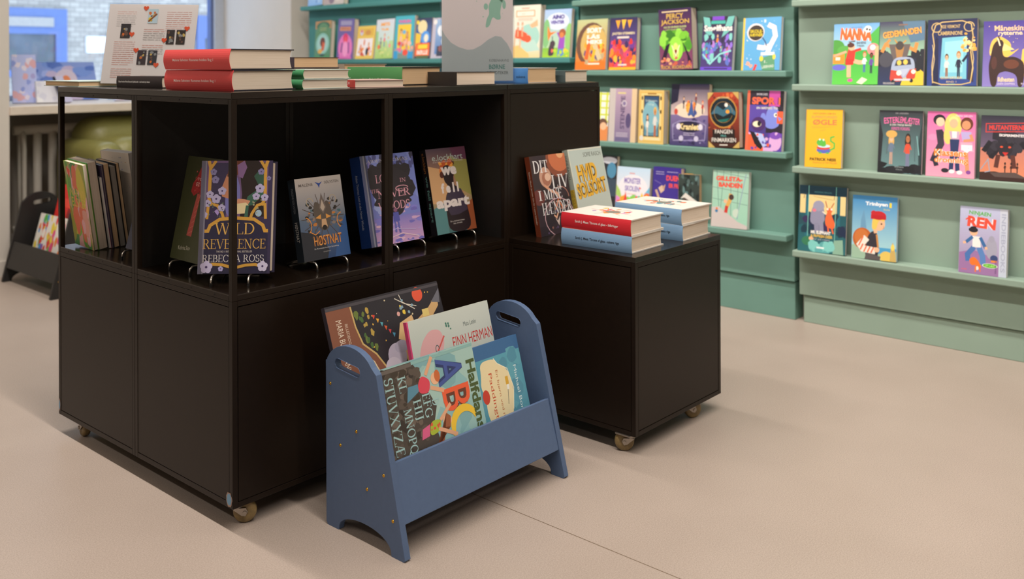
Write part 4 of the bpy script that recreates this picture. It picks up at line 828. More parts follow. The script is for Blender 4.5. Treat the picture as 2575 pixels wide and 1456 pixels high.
cover('t1', 'teal comic album with a grey elephant and an orange deer riding a train', '1E4A58',
  R(0, 0, 1, 1, '2E6A70', '1C4250') + R(.02, .58, .98, .88, 'E8CC8E') + R(.14, .2, .2, .96, '2A6A78') + R(.8, .3, .87, .96, '2A6A78') + R(0, .86, 1, 1, '1A3A4A') + L([(.3, .84), (.72, .8)], .01, 'B89A60') + T('ANDREAS BRUUN', .5, .905, .36, .025, '5A98A0') + B(101, 26, (0, .3, 1, .56), (.05, .1), ['1E3A48', '3A2E54', '2A4E58', '24304A'], 1.3) + L([(.12, .9), (.1, .8)], .01, '14303C') + L([(.18, .9), (.17, .8)], .01, '14303C') + L([(.75, .9), (.74, .8)], .01, '14303C')
  + S([(.24, .42), (.26, .62), (.34, .74), (.48, .76), (.54, .66), (.54, .5), (.5, .4)], '8E8CA4') + E(.42, .7, .12, .08, '9A98AE') + L([(.5, .64), (.52, .5), (.48, .44)], .07, '8E8CA4') + L([(.38, .44), (.4, .3)], .1, '8A88A0') + L([(.48, .44), (.5, .3)], .09, '8E8CA4') + E(.33, .63, .04, .025, 'E07A8A') + L([(.5, .62), (.58, .58)], .02, 'F0E4D0') + S([(.56, .5), (.6, .62), (.68, .64), (.7, .56), (.78, .44), (.74, .36), (.58, .4)], 'EE6A3A') + E(.65, .64, .06, .04, 'EE6A3A') + L([(.6, .68), (.56, .78)], .018, 'B8542E') + L([(.68, .68), (.74, .76)], .018, 'B8542E') + E(.61, .66, .02, .015, 'F4F0E8') + E(.69, .66, .02, .015, 'F4F0E8') + L([(.62, .42), (.64, .32)], .03, 'EE6A3A') + L([(.7, .4), (.74, .3)], .03, 'EE6A3A')
  + L([(.2, 1), (.2, .12)], .012, '7FC8B8') + L([(.78, 1), (.77, .1)], .012, '7FC8B8') + E(.2, .16, .12, .07, '3A7A58') + E(.28, .2, .05, .03, SK) + P([(.74, .0), (.76, .2), (.94, .22), (.96, .0)], '8AB09A') + B(102, 16, (.26, .02, .74, .12), (.05, .1), ['7FC8C0', '5FA8A8'], 1.4)
  + T('MR. ELEPHANT', .48, .3, .42, .05, 'F0ECE4', b=.05) + T('& FRØKEN DEER', .5, .245, .46, .045, 'D8B050', b=.05) + T('ta\' på rejse', .5, .195, .34, .03, 'C8B8D0') + R(.4, .06, .56, .085, 'E8F0EC'))
cover('t2', 'bright blue hardback with a backpacker in a red knitted cap', '4A9CC8',
  R(0, .2, 1, 1, 'A0CCD4', '3A84BC') + P([(.18, .3), (.2, .62), (.26, .78), (.3, .62), (.36, .3)], '6A98B8') + P([(0, 0), (0, .2), (.3, .28), (.6, .1), (1, .16), (1, 0)], '9AB8A0') + E(.78, .06, .14, .09, 'E0C060') + P([(.86, 0), (.88, .22), (.92, .3), (.96, .22), (1, 0)], 'C8A860') + E(.92, .22, .04, .05, 'F0D060')
  + T('Trinbyen', .54, .87, .5, .075, 'F0F0F0', b=.04) + T('1', .85, .87, .05, .075, 'F0D040', b=.04) + T('Efteråret', .77, .8, .14, .03, 'E8D060') + T('STEFAN SKOV', .68, .93, .3, .02, '8AC0E0')
  + E(.24, .32, .22, .17, 'B8622E') + E(.22, .34, .16, .13, 'C8743A') + S([(.3, 0), (.34, .34), (.46, .46), (.58, .42), (.62, .2), (.58, 0)], '34323A') + P([(.3, 0), (.34, .1), (.66, .06), (.64, 0)], '5A5454') + L([(.34, .34), (.2, .22), (.26, .16), (.54, .14)], .15, 'E8E0D4') + sum([L([(x, y - .05), (x + .06, y + .045)], .03, 'E06A3A') for x, y in ((.2, .31), (.16, .25), (.2, .19), (.28, .16), (.36, .155), (.44, .15))], []) + E(.57, .16, .06, .04, SK) + L([(.56, .4), (.6, .2)], .04, 'C8884A')
  + E(.6, .57, .14, .11, SK) + S([(.44, .48), (.46, .68), (.72, .68), (.74, .6), (.6, .64), (.54, .46)], 'ECC25A') + L([(.52, .48), (.54, .42)], .08, SK) + E(.59, .7, .17, .07, 'C0282E') + R(.42, .64, .76, .7, 'B82228') + E(.48, .74, .06, .035, 'C0282E') + E(.66, .57, .018, .014, '2A2A2A') + L([(.7, .54), (.72, .51), (.69, .5)], .012, 'C88860'), pages='white', spine_c='2E74A8')
cover('t3', 'pale lilac book with red brush title and a boy in jeans beside a fox', 'B8BAD4',
  R(0, 0, .84, 1, 'A088AC', 'BCC0DC') + R(.84, 0, 1, 1, 'C2CADA', 'C8CCDA') + P([(0, 0), (0, .3), (.3, .36), (.84, .24), (.84, 0)], '9C74A4') + E(.68, .4, .12, .16, 'A4A2B4') + E(.68, .54, .06, .05, 'A09EB0') + TO('NINJAEN', .42, .9, .46, .075, '4FA838', 'C8CCE0', rot=-3, b=.03) + TO('REN', .46, .77, .6, .16, 'E0503A', 'ECE4EC', rot=-4, b=.05) + L([(.12, .8), (.2, .84)], .03, 'E0503A')
  + L([(.32, .4), (.18, .28), (.2, .18)], .11, '4A72B0') + L([(.42, .4), (.5, .28), (.52, .14)], .12, '5A82BC') + P([(.28, .4), (.46, .4), (.44, .56), (.28, .56)], 'ECE8E4') + L([(.28, .55), (.14, .46)], .07, '3A6AA0') + L([(.44, .55), (.56, .4)], .07, '3A6AA0') + L([(.14, .46), (.08, .45)], .055, SK) + L([(.56, .42), (.58, .38)], .055, SK) + E(.3, .62, .085, .055, SK) + E(.29, .655, .1, .04, '24222A') + P([(.2, .64), (.24, .7), (.34, .71), (.38, .64)], '24222A')
  + S([(.22, .22), (.34, .26), (.46, .16), (.42, .06), (.38, .14), (.3, .12), (.24, .14)], 'E8762E') + E(.42, .12, .06, .045, 'E8762E') + E(.4, .09, .03, .03, 'F0E4D4') + L([(.36, .12), (.36, .03)], .03, 'E8762E') + L([(.45, .1), (.46, .04)], .025, 'E8762E') + E(.66, .145, .16, .035, 'F0F0E8') + E(.66, .145, .145, .03, '5FB830') + T('LET LÆST', .66, .145, .2, .025, 'D8F0A0') + E(.74, .26, .08, .05, '3A4A78') + R(.68, .2, .8, .23, 'E88A3A')
  + T('INDIEBOOKS', .92, .5, .09, .86, 'A8AEC4', rot=-90, b=.02) + T('SERIEN OM REN', .78, .14, .035, .2, '5A3A6A', rot=-90) + LINES(8, .06, .2, [.05], 'D06A7A'), pages='white')
cover('l1', 'olive green hardback with an orange topped oval portrait, leftmost on the teal ledge', '5A8A6C',
  R(0, .8, 1, 1, 'B88A5A') + E(.5, .86, .42, .12, '3E6A52') + E(.5, .55, .45, .4, '5E8A62') + E(.5, .4, .42, .28, '8CC0B4') + E(.5, .4, .32, .22, 'A4CCC4') + E(.5, .44, .16, .13, '6A3A2A') + P([(.42, .2), (.6, .22), (.66, .4), (.5, .46)], 'D0603A') + E(.36, .2, .14, .06, 'E0A84A') + R(0, 0, 1, .1, '4E8A5C') + E(.5, .1, .16, .03, '263A3A') + LINES(1, .3, .7, [.8, .75], 'C8B87A'), pages='page')
cover('l2', 'violet thick paperback with a pink long haired figure and orange lettering', '6A5AA0',
  R(0, 0, 1, 1, '7A5AA0', '6A62A0') + R(.15, .84, .85, .95, '9C96B8') + R(.12, .7, .8, .8, 'D8946A') + T('FORTROLIG', .46, .75, .6, .06, '9A5A5A', b=.03) + E(.5, .28, .44, .34, 'E07ABC') + E(.5, .52, .16, .12, 'D8386A') + E(.5, .45, .12, .1, 'E8506A') + L([(.3, .4), (.26, .16)], .07, '5A3A7A') + L([(.7, .42), (.72, .14)], .06, '6A3A80') + E(.5, .24, .16, .2, 'EE9ACC') + R(.1, .0, .9, .06, 'D86AB0'), pages='page')
cover('l3', 'small yellow bordered book with a white picnic picture', 'E2C05A',
  R(.06, .1, .9, .62, 'EAE4E8') + R(.12, .7, .9, .92, 'D8B048') + E(.24, .8, .09, .09, 'C8C8D8') + E(.24, .84, .05, .04, 'D8485A') + E(.6, .8, .16, .08, 'C8904A') + B(111, 16, (.1, .1, .85, .34), (.04, .09), ['E07A4A', 'D8603A', 'E8A05A', '3A3038', 'C85A4A']) + E(.62, .22, .07, .12, '2A2A36') + E(.44, .5, .04, .1, 'D8702E') + E(.26, .36, .05, .08, 'E08A6A') + E(.7, .44, .05, .07, 'D8A88A'))
cover('l4', 'white topped book with orange title above children on a green meadow', 'C8D0D8',
  R(0, 0, 1, .45, 'A8C870', 'B8D49A') + R(0, .45, 1, 1, 'C4DCD4', 'D0D2DE') + R(0, .3, .14, .7, '9AC88A') + T('MITS', .5, .87, .5, .09, 'F0A030', b=.05) + T('TUR', .5, .74, .46, .06, 'F0A030', b=.05) + FIG(.5, .3, .34, SK, 'C8503A', 'E8506A', '5A7AB0') + FIG(.3, .26, .28, SK2, '4A3A4A', '6A5A8A', '4A4A6A') + FIG(.72, .28, .28, SK, 'D8A84A', 'B0D8E0', 'B8C8D8') + E(.2, .3, .07, .06, 'E8724A') + E(.82, .32, .06, .05, 'E89A8A') + B(112, 12, (.1, .05, .95, .25), (.03, .07), ['9ABC5A', 'B8D080', 'D0D88A']))
cover('l5', 'turquoise framed thick paperback with pink title and a family on yellow', '4AAEC0',
  R(.16, .2, .84, .8, 'EBC83E') + T('FAMILIEN', .5, .87, .62, .075, 'D86AA8', b=.06) + FIG(.34, .18, .52, SK, '6A3A2A', 'E8B8A0', 'D0607A') + FIG(.66, .12, .52, 'D8A07A', 'C07A4A', 'E89A70', '8A8A90', long=1) + E(.5, .62, .09, .05, '6AB0DC') + B(115, 26, (.05, .12, .95, .42), (.05, .1), ['E8A890', 'E8709A', 'F0C0A8', 'E0503E', 'D89878', '9AA0A8']) + R(0, 0, .2, .18, '3A9AD0') + R(.74, 0, 1, .16, '3A9AD0') + R(.22, 0, .72, .12, '7A9088') + E(.6, .14, .14, .07, 'E8543E'))
cover('l6', 'midnight blue comic paperback with cream cat face over an orange banner', '3A3E5E',
  R(0, .4, 1, 1, '4A74B8', '3A3A54') + E(.4, .78, .3, .17, 'E4D4A4') + E(.08, .9, .1, .05, 'F0D040') + P([(0, .3), (.3, .34), (.34, .6), (0, .64)], 'E8C040') + E(.62, .52, .28, .16, '5A9AE0') + E(.68, .5, .14, .1, 'E4E0D0') + R(.02, .06, .94, .38, 'F0703A') + R(.2, .24, .8, .34, 'F0D040') + T('BØLLE', .5, .15, .7, .11, 'F0E4DC', b=.04) + R(.1, .0, .9, .07, '5A6A4A'))
cover('l7', 'silvery blue and white paperback half covered by the clear sign holder', 'B9B4C4',
  R(.18, .1, 1, .96, '5A80B8', '9AB4D4') + E(.5, .68, .22, .14, 'E4E8EE') + E(.7, .42, .2, .12, 'C8D4E4') + R(.3, .05, .9, .3, '3E4456') + E(.14, .9, .1, .06, 'E8E0DC') + E(.5, .24, .12, .08, '8A5A5A'))
cover('l9', 'tall cream picture book with surfers on a red board', 'E0DCCC',
  R(.0, .0, 1, .3, 'E8CE98', 'DCE0D0') + E(.6, .4, .38, .24, 'A4D0C4') + P([(.3, .3), (.8, .34), (1, .14), (.4, .1)], 'B8D8CC') + P([(0, 0), (0, .22), (.25, .24), (.6, .08), (.64, 0)], 'EBC27A') + P([(.62, .62), (.9, .72), (.92, .6), (.7, .56)], 'F0B48A') + L([(.1, .46), (.3, .44), (.5, .38)], .24, 'F0603E') + E(.56, .36, .13, .07, 'F0603E') + FIG(.2, .4, .28, SK, 'D8603A', 'E88A6A', SK) + FIG(.36, .4, .28, SK, 'E8703A', 'F0A88A', SK) + L([(.1, .4), (.08, .2)], .05, SK) + L([(.3, .36), (.28, .18)], .05, SK)
  + R(.12, .78, .8, .9, 'D8945A') + R(.15, .795, .77, .885, 'F0E6D8') + T('SOMMERENS', .46, .84, .52, .06, 'E8DCCC', b=.02) + T('VENDELBY', .46, .94, .3, .025, 'E8704A', b=.03) + LINES(9, .2, .72, [.74, .71], 'F0A890'), pages='page')
cover('l10', 'blue and green picture book with a curly haired child and a black dog', 'A8C0E0',
  R(0, 0, 1, .2, 'A0C83A', '7FB84A') + R(0, .2, 1, 1, 'B0D0A0', 'A4BCE4') + E(.5, .75, .42, .18, 'D4DCEC') + E(.1, .5, .14, .3, '7FB87A') + E(.95, .4, .14, .3, '8FC070') + T('AINO', .52, .84, .46, .09, '4A3A8C', b=.06) + T('VENTER', .5, .73, .52, .075, '5A4A9C', b=.06) + P([(.14, .66), (.26, .52), (.5, .54), (.28, .46), (.2, .34), (.16, .46)], 'F0803A') + L([(.64, .2), (.6, .02)], .1, '5A88C0') + L([(.72, .2), (.74, .08), (.66, .04)], .1, '5A88C0') + P([(.56, .18), (.8, .18), (.8, .42), (.6, .44)], '9A50B8') + L([(.6, .42), (.52, .52)], .06, '9A50B8') + E(.7, .5, .13, .09, 'A0583A') + E(.68, .46, .08, .06, 'D0804A') + S([(.2, .02), (.24, .28), (.42, .3), (.44, .04)], '4A3A44') + E(.36, .28, .1, .07, '4A3A44') + L([(.36, .3), (.34, .44)], .03, '4A3A44') + E(.36, .14, .04, .04, 'E06A5A') + B(118, 12, (.45, .02, .98, .16), (.03, .07), ['B4D03A', 'E0C83A', '8AC04A']), pages='page')
cover('k1', 'light blue book on the upper teal ledge whose foot alone is in view', '8CB4E4', R(0, 0, 1, .5, '8CB8EA', 'A8C8EC') + B(121, 10, (.1, .1, .9, .6), (.05, .1), ['B0D0F0', '7AA4DC']))
cover('k2', 'off white book beside the light blue one on the upper teal ledge', 'C9BFBA', R(0, 0, .4, .7, 'B8A8A8') + E(.4, .12, .14, .1, '8A7A8A') + E(.7, .2, .2, .12, 'D8CEC8') + R(.1, .5, .9, .8, '9A8A9A'))

for k, (label, base, art, kw) in COVERS.items():
    y, z, lean, roll, w, h, th = WALL[k]
    turn = radians(13) if k == 'o3' else 0
    stand_book((2.222 if turn else 2.232, y, z + .0006 + max(0, -w * sin(roll))), -pi / 2 + turn, lean, roll, w, h, th, base, art, label=label, group='face-out books on the green shelves', board=.0012 if th < .03 else .002, lip=.0005 if th < .03 else .002, **kw)

# ------------------------------------------------------------------ books standing inside the black cabinets
ZSH = ZM + .0136
def wire_stand(x, y, yaw, w, label, back=.10, fs=.0225):
    """bent wire easel; x,y = middle of the book's lower front edge; the book rests fs above the board"""
    t = thing('wire_book_stand', label, 'book stand', (x, y, ZSH), yaw, 'wire book stands in the black cabinets')
    for s in (-1, 1):
        u = s * w
        m = M(); m.tube([(u, -.017, .004), (u, -.0155, fs * .6), (u, -.009, fs * .85), (u, -.002, fs - .0032), (u, .04, fs - .0034), (u, .047, fs + .004), (u, .066, fs + .09), (u, .07, fs + .1)], .0023, 8)
        m.build('wire_leg', MAT['steel'], t, smooth=True)
        m = M(); m.tube([(u, -.0171, 0), (u, -.0169, .0058)], .0029, 8); m.build('rubber_tip', MAT['rubber'], t)
        m = M(); m.tube([(u, .042, fs - .003), (u, .075, fs * .5), (u, back, .002)], .0023, 8); m.build('rear_leg', MAT['steel'], t, smooth=True)
    m = M(); m.tube([(-w, .07, fs + .1), (w, .07, fs + .1)], .0023, 8); m.tube([(-w, back, .0025), (w, back, .0025)], .0023, 8); m.build('crossbar', MAT['steel'], t, smooth=True)
    return t

def on_stand(bl, yaw, lean, W, Hh, T_, slabel, half=.045, off=0.0, back=.10, **k):
    ex = Vector((cos(yaw), sin(yaw), 0)); c = Vector((bl[0], bl[1], 0)) + ex * (W / 2 + off)
    wire_stand(c.x, c.y, yaw, half, slabel, back)
    return stand_book((bl[0], bl[1], ZSH + .0228), yaw, lean, 0, W, Hh, T_, **k)

GOLD = 'D8A446'
def flower(x, y, r, c='C8C0E8', asp=.62):
    r *= .62
    return sum([E(x + r * .55 * cos(q), y + r * .55 * asp * sin(q), r * .55, r * .55 * asp, c, degrees_(q)) for q in (0.3, 1.55, 2.8, 4.05, 5.3)], []) + E(x, y, r * .22, r * .22 * asp, '4A3A6A')
def degrees_(q): return q * 57.3
wild = R(0, 0, 1, 1, '3A3350', '41385A') + R(.06, .5, .94, 1, '7A5E86', '6E5480')
wild += P([(.1, .5), (.12, .98), (.4, .98), (.36, .5)], '3E3656') + P([(.92, .5), (.9, .98), (.66, 1), (.6, .5)], '332A34') + P([(.52, 1), (.58, .7), (.56, .5), (.9, .5), (.92, .84), (.8, 1)], '2E2422')
wild += S([(.36, .5), (.34, .7), (.4, .86), (.5, .87), (.56, .74), (.54, .5)], '7C7ABC') + P([(.28, .74), (.36, .88), (.42, .8), (.4, .66), (.3, .68)], 'C98A68') + P([(.4, 1), (.36, .86), (.44, .84), (.56, .9), (.62, 1)], '6A3A2A') + P([(.5, .96), (.52, .86), (.58, .84), (.64, .94), (.6, 1)], '8C6A9A')
wild += P([(.62, .6), (.66, .68), (.84, .76), (.9, .7), (.72, .6)], '3F6A58') + P([(.74, .86), (.82, .92), (.92, .86), (.84, .74)], '3A5E4E') + P([(.5, .61), (.52, .66), (.62, .655), (.7, .64), (.66, .6), (.56, .595)], 'D89A78') + P([(.42, .52), (.44, .61), (.64, .625), (.68, .6), (.66, .53)], 'EAD8A8') + P([(.62, .5), (.64, .6), (.68, .6), (.67, .5)], '3F6A58')
wild += L([(.1, 1), (.125, .94), (.12, .66), (.16, .6)], .045, GOLD) + L([(.125, .93), (.2, 1)], .04, GOLD) + L([(.93, 1), (.9, .94), (.905, .66), (.86, .6)], .045, GOLD) + L([(.9, .93), (.83, 1)], .04, GOLD)
wild += L([(.13, .62), (.24, .6), (.31, .53), (.33, .49)], .04, GOLD) + L([(.9, .62), (.8, .6), (.73, .53), (.71, .49)], .04, GOLD) + L([(.115, .62), (.1, .48)], .04, GOLD) + L([(.905, .62), (.92, .48)], .04, GOLD)
wild += P([(.08, 0), (.08, .34), (.13, .37), (.15, .42), (.28, .465), (.5, .475), (.76, .465), (.88, .42), (.9, .37), (.96, .34), (.96, 0)], '2E2B45') + P([(.0, 0), (.0, .36), (.08, .36), (.08, 0)], '2E2B45')
wild += L([(.06, .375), (.12, .375), (.15, .425), (.28, .478), (.5, .49), (.76, .478), (.885, .425), (.915, .375), (.96, .375)], .046, GOLD)
for x, y, r in ((.17, .9, .07), (.2, .83, .08), (.13, .7, .08), (.3, .73, .09), (.22, .66, .1), (.1, .62, .08), (.3, .58, .08), (.84, .9, .07), (.83, .75, .1), (.78, .68, .08), (.9, .67, .08), (.95, .84, .05), (.06, .52, .07)): wild += flower(x, y, r, 'BDB6DC' if y < .8 else '8C86B4')
wild += P([(.2, .55), (.24, .57), (.27, .54), (.25, .51)], 'B09AD8') + E(.82, .53, .045, .03, 'A8C4D8') + B(131, 14, (.12, .5, .32, .66), (.006, .014), ['6A7A6A']) + B(132, 14, (.7, .5, .9, .66), (.006, .014), ['A8A888'])
wild += R(0, 0, .055, 1, '68667A') + R(.055, 0, .075, 1, '8A889A') + T('WILD', .5, .395, .56, .1, 'E2B45E', ser=.8) + T('REVERENCE', .5, .262, .88, .085, 'E2B45E', ser=.75) + T('THE NO 1 INTERNATIONAL BESTSELLER', .5, .195, .5, .017, 'D8D0C8') + T('REBECCA ROSS', .49, .135, .86, .062, 'EDE8E4', ser=.7)
wild += L([(.06, .055), (.2, .085), (.34, .08), (.5, .05), (.66, .075), (.8, .08), (.96, .05)], .04, GOLD) + flower(.12, .06, .13, 'CFC8EC') + flower(.32, .045, .055, 'B8B2E0') + flower(.9, .065, .11, 'D8D2EE')
o = on_stand((.006, .146), radians(-47), radians(9), .156, .2455, .05, 'bent wire stand under the indigo and gold hardback at the corner post', half=.04, off=-.004, base='34304A', art=wild, spine_c='4A4660', pages='page', lip=.004, board=.003, bulge=.003,
         label='large indigo hardback with golden arches and pale flowers behind the corner post', group='books in the black cabinets')
on_stand((.06, .361), radians(-90), radians(12), .15, .242, .014, 'bent wire stand under the dark green book', half=.045, off=-.002, base='3A3E24', spine_c='2E3220', label='dark green book with a red tree drawn on its cover', group='books in the black cabinets',
         art=R(0, 0, 1, 1, '464A2C', '34361E') + P([(.36, .24), (.5, .235), (.56, .64), (.46, .65)], 'B8524A') + sum([L([(.39 + .02 * i, .26 + .05 * i), (.5 + .008 * i, .29 + .05 * i)], .008, 'D08070') for i in range(8)], []) + P([(.26, .66), (.28, .74), (.36, .8), (.46, .93), (.52, .95), (.7, .82), (.76, .7), (.66, .66), (.6, .62), (.48, .66), (.36, .62)], 'A02E2E') + B(141, 60, (.32, .66, .68, .86), (.006, .014), ['C85A54', '7A1E22'])
         + T('TO ÅR I', .56, .79, .34, .035, 'E8C8C0') + T('ET TRÆ', .55, .735, .34, .035, 'E8C8C0') + T('Kathrina Skov', .36, .12, .34, .04, 'C8C4B0', rot=4))
on_stand((.045, .549), radians(-90), radians(15), .112, .118, .012, 'bent wire stand under the small dark blue book', half=.042, off=.002, base='2A2E44', spine_c='22263A', label='small dark blue book with pale blossoms half hidden by the middle post', group='books in the black cabinets',
         art=R(0, 0, 1, 1, '30344E', '262A40') + flower(.36, .42, .2, '9A96B8', 1) + flower(.55, .7, .16, 'A8A4C4', 1) + E(.36, .42, .04, .04, 'D0806A') + T('Nattens', .5, .9, .5, .1, 'D8542E'))
# right-hand opening
on_stand((.232, .068), 0, radians(12), .134, .192, .027, 'bent wire stand under the grey wolf paperback', half=.044, base='3E5474', spine_c='1C2630', label='thick paperback with an ornate wolf head mask and orange runic title', group='books in the black cabinets', pages='page',
         spine_art=T('MALENE SØLVSTEN', .26, .5, .3, .28, '8A9098') + T('HØSTNAT', .64, .5, .24, .4, 'D8D4CC'),
         art=R(0, .0, 1, .5, '2A4470', '5A6A80') + R(0, .5, 1, 1, '6A7484', 'C4BAB4') + P([(0, 0), (0, .36), (.4, .3), (.55, .1), (.5, 0)], '2A2C34') + P([(.66, .0), (.8, .3), (1, .5), (1, 0)], '34588E') + sum([L([(.5, .5), (.5 + .46 * cos(q), .5 + .3 * sin(q))], .012, '4A3A30') for q in [i * .45 for i in range(14)]], [])
         + B(151, 50, (.16, .34, .88, .72), (.02, .05), ['3A322E', '5E5248', '8A7A6E', '2A2624', 'C07A3A', '6A5E5A', '4A6A70'], .7) + S([(.3, .56), (.36, .72), (.5, .64), (.64, .72), (.72, .56), (.66, .44), (.58, .34), (.44, .34), (.36, .44)], '5A5048') + P([(.44, .62), (.52, .8), (.6, .62), (.52, .54)], '6E625C') + P([(.47, .62), (.52, .72), (.57, .62), (.52, .57)], 'B8A898') + P([(.34, .5), (.46, .54), (.46, .48)], 'D8984A') + P([(.68, .5), (.57, .54), (.57, .48)], 'D8984A') + P([(.47, .48), (.56, .48), (.58, .38), (.45, .38)], 'C8A078') + E(.515, .375, .05, .03, '241E1C')
         + L(_arc(.26, .7, .07, .05, 0, 250), .015, 'B0A088') + L(_arc(.76, .71, .07, .05, -60, 200), .015, 'B0A088') + L(_arc(.12, .42, .12, .1, -60, 80), .014, 'E0903A') + L(_arc(.9, .44, .1, .09, 90, 250), .014, 'E0903A') + L([(.2, .34), (.3, .3), (.4, .34)], .014, 'E0903A')
         + P([(.42, .94), (.48, .9), (.5, .86), (.52, .9), (.58, .94), (.51, .92)], '2A4A9A') + T('MALENE', .22, .915, .3, .035, '6A625E', b=.01) + T('SØLVSTEN', .78, .925, .32, .035, '6A625E', b=.01) + TO('HØSTNAT', .55, .225, .6, .12, 'E09A50', '6A3418', b=.0) + T('En Ravnenes hvisken fortælling', .5, .13, .52, .022, 'D8D4D0') + T('GYLDENDAL', .5, .085, .16, .012, 'B8B4B0'))
lost = R(0, 0, 1, .3, 'D8A8D0', '8A82D0') + R(0, .3, 1, 1, '8088D4', '7C8CD8') + B(161, 46, (.0, .0, 1, .4), (.03, .09), ['D8B0D8', '8C86DC', 'B8A0DC', '7A72C8', 'E8C0D8'], .3) + B(162, 40, (0, .4, 1, 1), (.04, .1), ['8C98E0', '6A74C4', 'A8B4EC', '9A8CD4'], 1.8) + B(163, 26, (.0, .84, 1, 1), (.02, .06), ['3A3654', '5A5C9A'], 1.5)
lost += B(164, 40, (.22, .52, .8, .8), (.1, .18), ['332B33', '2E272F'], 1.0) + S([(.2, .6), (.16, .74), (.3, .84), (.56, .86), (.74, .8), (.84, .66), (.8, .5), (.88, .44), (.74, .42), (.64, .3), (.4, .3), (.3, .42), (.12, .44), (.22, .52)], '332B33')
lost += T('AIDEN THOMAS', .5, .93, .78, .035, 'D8D0C8', ser=.7) + T('LOST', .4, .73, .34, .09, 'E8A8B8', ser=.8) + T('IN', .74, .69, .12, .045, 'E8A8B8', ser=.7) + L(_arc(.7, .6, .12, .03, 0, 300), .012, 'E8A8B8') + T('THE', .2, .6, .16, .04, 'E8A8B8', ser=.7) + T('NEVER', .54, .555, .62, .085, 'E8A8B8', ser=.9) + T('WOODS', .52, .42, .6, .09, 'E8A8B8', ser=.8)
lost += L([(.49, .24), (.48, .12)], .035, '6A6AB8') + L([(.54, .24), (.56, .11)], .035, '6A6AB8') + P([(.46, .24), (.58, .24), (.57, .34), (.47, .34)], '5A5CB0') + E(.52, .365, .035, .022, '8A5A7A') + L([(.3, .06), (.6, .1), (.9, .04)], .012, 'F0D0E0') + L([(.2, .12), (.5, .16), (.86, .12)], .01, 'C8B8E8')
on_stand((.4455, .084), 0, radians(12), .178, .2285, .04, 'bent wire stand under the lavender book behind the middle post', half=.046, off=.03, base='7A82C8', art=R(0, 0, .13, 1, '5A6088') + L([(.03, 0), (.03, 1)], .012, 'A8ACC8') + L([(.08, 0), (.08, 1)], .01, '9A9EC0') + [q for q in lost] + R(0, 0, .05, 1, '6A709A') + R(.05, 0, .075, 1, 'B0B2C8') + R(.075, 0, .105, 1, '585E86'), spine_c='1E3E80', spine_art=T('Aiden Thomas: Lost in the Never Woods', .5, .45, .6, .22, 'C8D0E0'),
         label='thick lavender book with a dark tree silhouette and pink title behind the middle post', group='books in the black cabinets', pages='page')
apart = R(0, 0, 1, .45, '3E6E72', 'B8986A') + R(0, .45, 1, 1, 'C09068', '5A4658') + P([(0, .36), (0, .8), (.4, .74), (.5, .5), (.3, .34)], 'D8A878') + P([(.5, .9), (1, .86), (1, .4), (.7, .5)], '9A9450') + P([(.6, 1), (1, 1), (1, .84), (.7, .86)], '6A3E54') + P([(0, 0), (0, .3), (.3, .36), (.3, 0)], '5A8A8C') + P([(.75, 0), (.8, .3), (1, .36), (1, 0)], '9A5230') + B(171, 30, (.3, .66, .62, .84), (.03, .06), ['E0803A', 'F0A84A', 'C85A2A', '5A2A1E'], 1.2)
apart += S([(.36, .78), (.34, .68), (.36, .6), (.42, .56), (.46, .5), (.34, .44), (.3, .3), (.3, 0), (.9, 0), (.84, .3), (.82, .42), (.68, .52), (.58, .55), (.6, .66), (.58, .76), (.48, .8)], '2A1E22') + P([(.32, .3), (.36, .44), (.5, .5), (.74, .5), (.82, .4), (.84, .24), (.6, .2), (.4, .2)], '43384A')
apart += T('e.lockhart', .52, .89, .78, .07, 'C4D4CC', b=.0) + T('EN SELVSTÆNDIG FORTSÆTTELSE TIL VI VAR LØGNERE', .52, .838, .76, .016, 'D8C8C0') + T('we', .5, .725, .4, .1, 'EADFDA', b=.05) + T('f e l l', .47, .525, .44, .12, 'EADFDA', b=.05) + T('apart', .5, .335, .84, .15, 'EADFDA', b=.05) + T('En e. lockhart-roman', .54, .13, .36, .018, 'E0D8D0') + T('DEL. STORIES', .54, .1, .22, .014, 'E0D8D0')
on_stand((.672, .084), 0, radians(12), .15, .2295, .024, 'bent wire stand under the sunset coloured paperback at the right', half=.036, off=.016, base='6A5A58', art=apart, spine_c='1E1A20', spine_art=T('e.lockhart', .16, .5, .24, .4, 'B8783A') + T('we fell apart', .58, .5, .54, .5, '6A9A94', b=.02),
         label='sunset coloured paperback with a dark figure and large white lowercase title', group='books in the black cabinets', pages='page')

# the leaning row in the see-through cell
ROWG = 'leaning row of books in the see-through cell'
def row_book(x, y, w, h, t, lab, base, lean=-9.2, roll=-3.0, yaw=-90.5, art=(), **k):
    k.setdefault('board', .0014); k.setdefault('lip', .0008)
    return stand_book((x, y, ZSH + .0006 + max(0, w * sin(radians(-roll)))), radians(yaw), radians(lean), radians(roll), w, h, t, base, art, label=lab, group=ROWG, **k)
YR = .686
row_book(.030, YR + .109, .109, .226, .012, 'book with a green and pink leafy cover at the left end of the leaning row', '7A9A3A', pages='page', spine_c='8AA83A',
  art=R(0, 0, 1, 1, 'D8A0A0', '8FA04A') + B(181, 46, (0, 0, 1, 1), (.06, .2), ['5A9A3A', '7AB03A', 'D8988A', 'C8B83A', '9A9A3A', 'D86A4A', '4A8A4A', 'E0A8B0'], 2.4) + P([(.1, .95), (.3, .9), (.2, .8)], 'E0503A') + T('NÅR VI', .5, .66, .7, .12, 'D8B84A', b=.0) + T('ELSKER', .56, .53, .76, .11, 'D8B84A', b=.0))
row_book(.0425, YR + .112, .112, .231, .024, 'thick book with white pages second from the left of the leaning row', '3A8A3A', pages='page', spine_c='C8C02A', back='1E1A18')
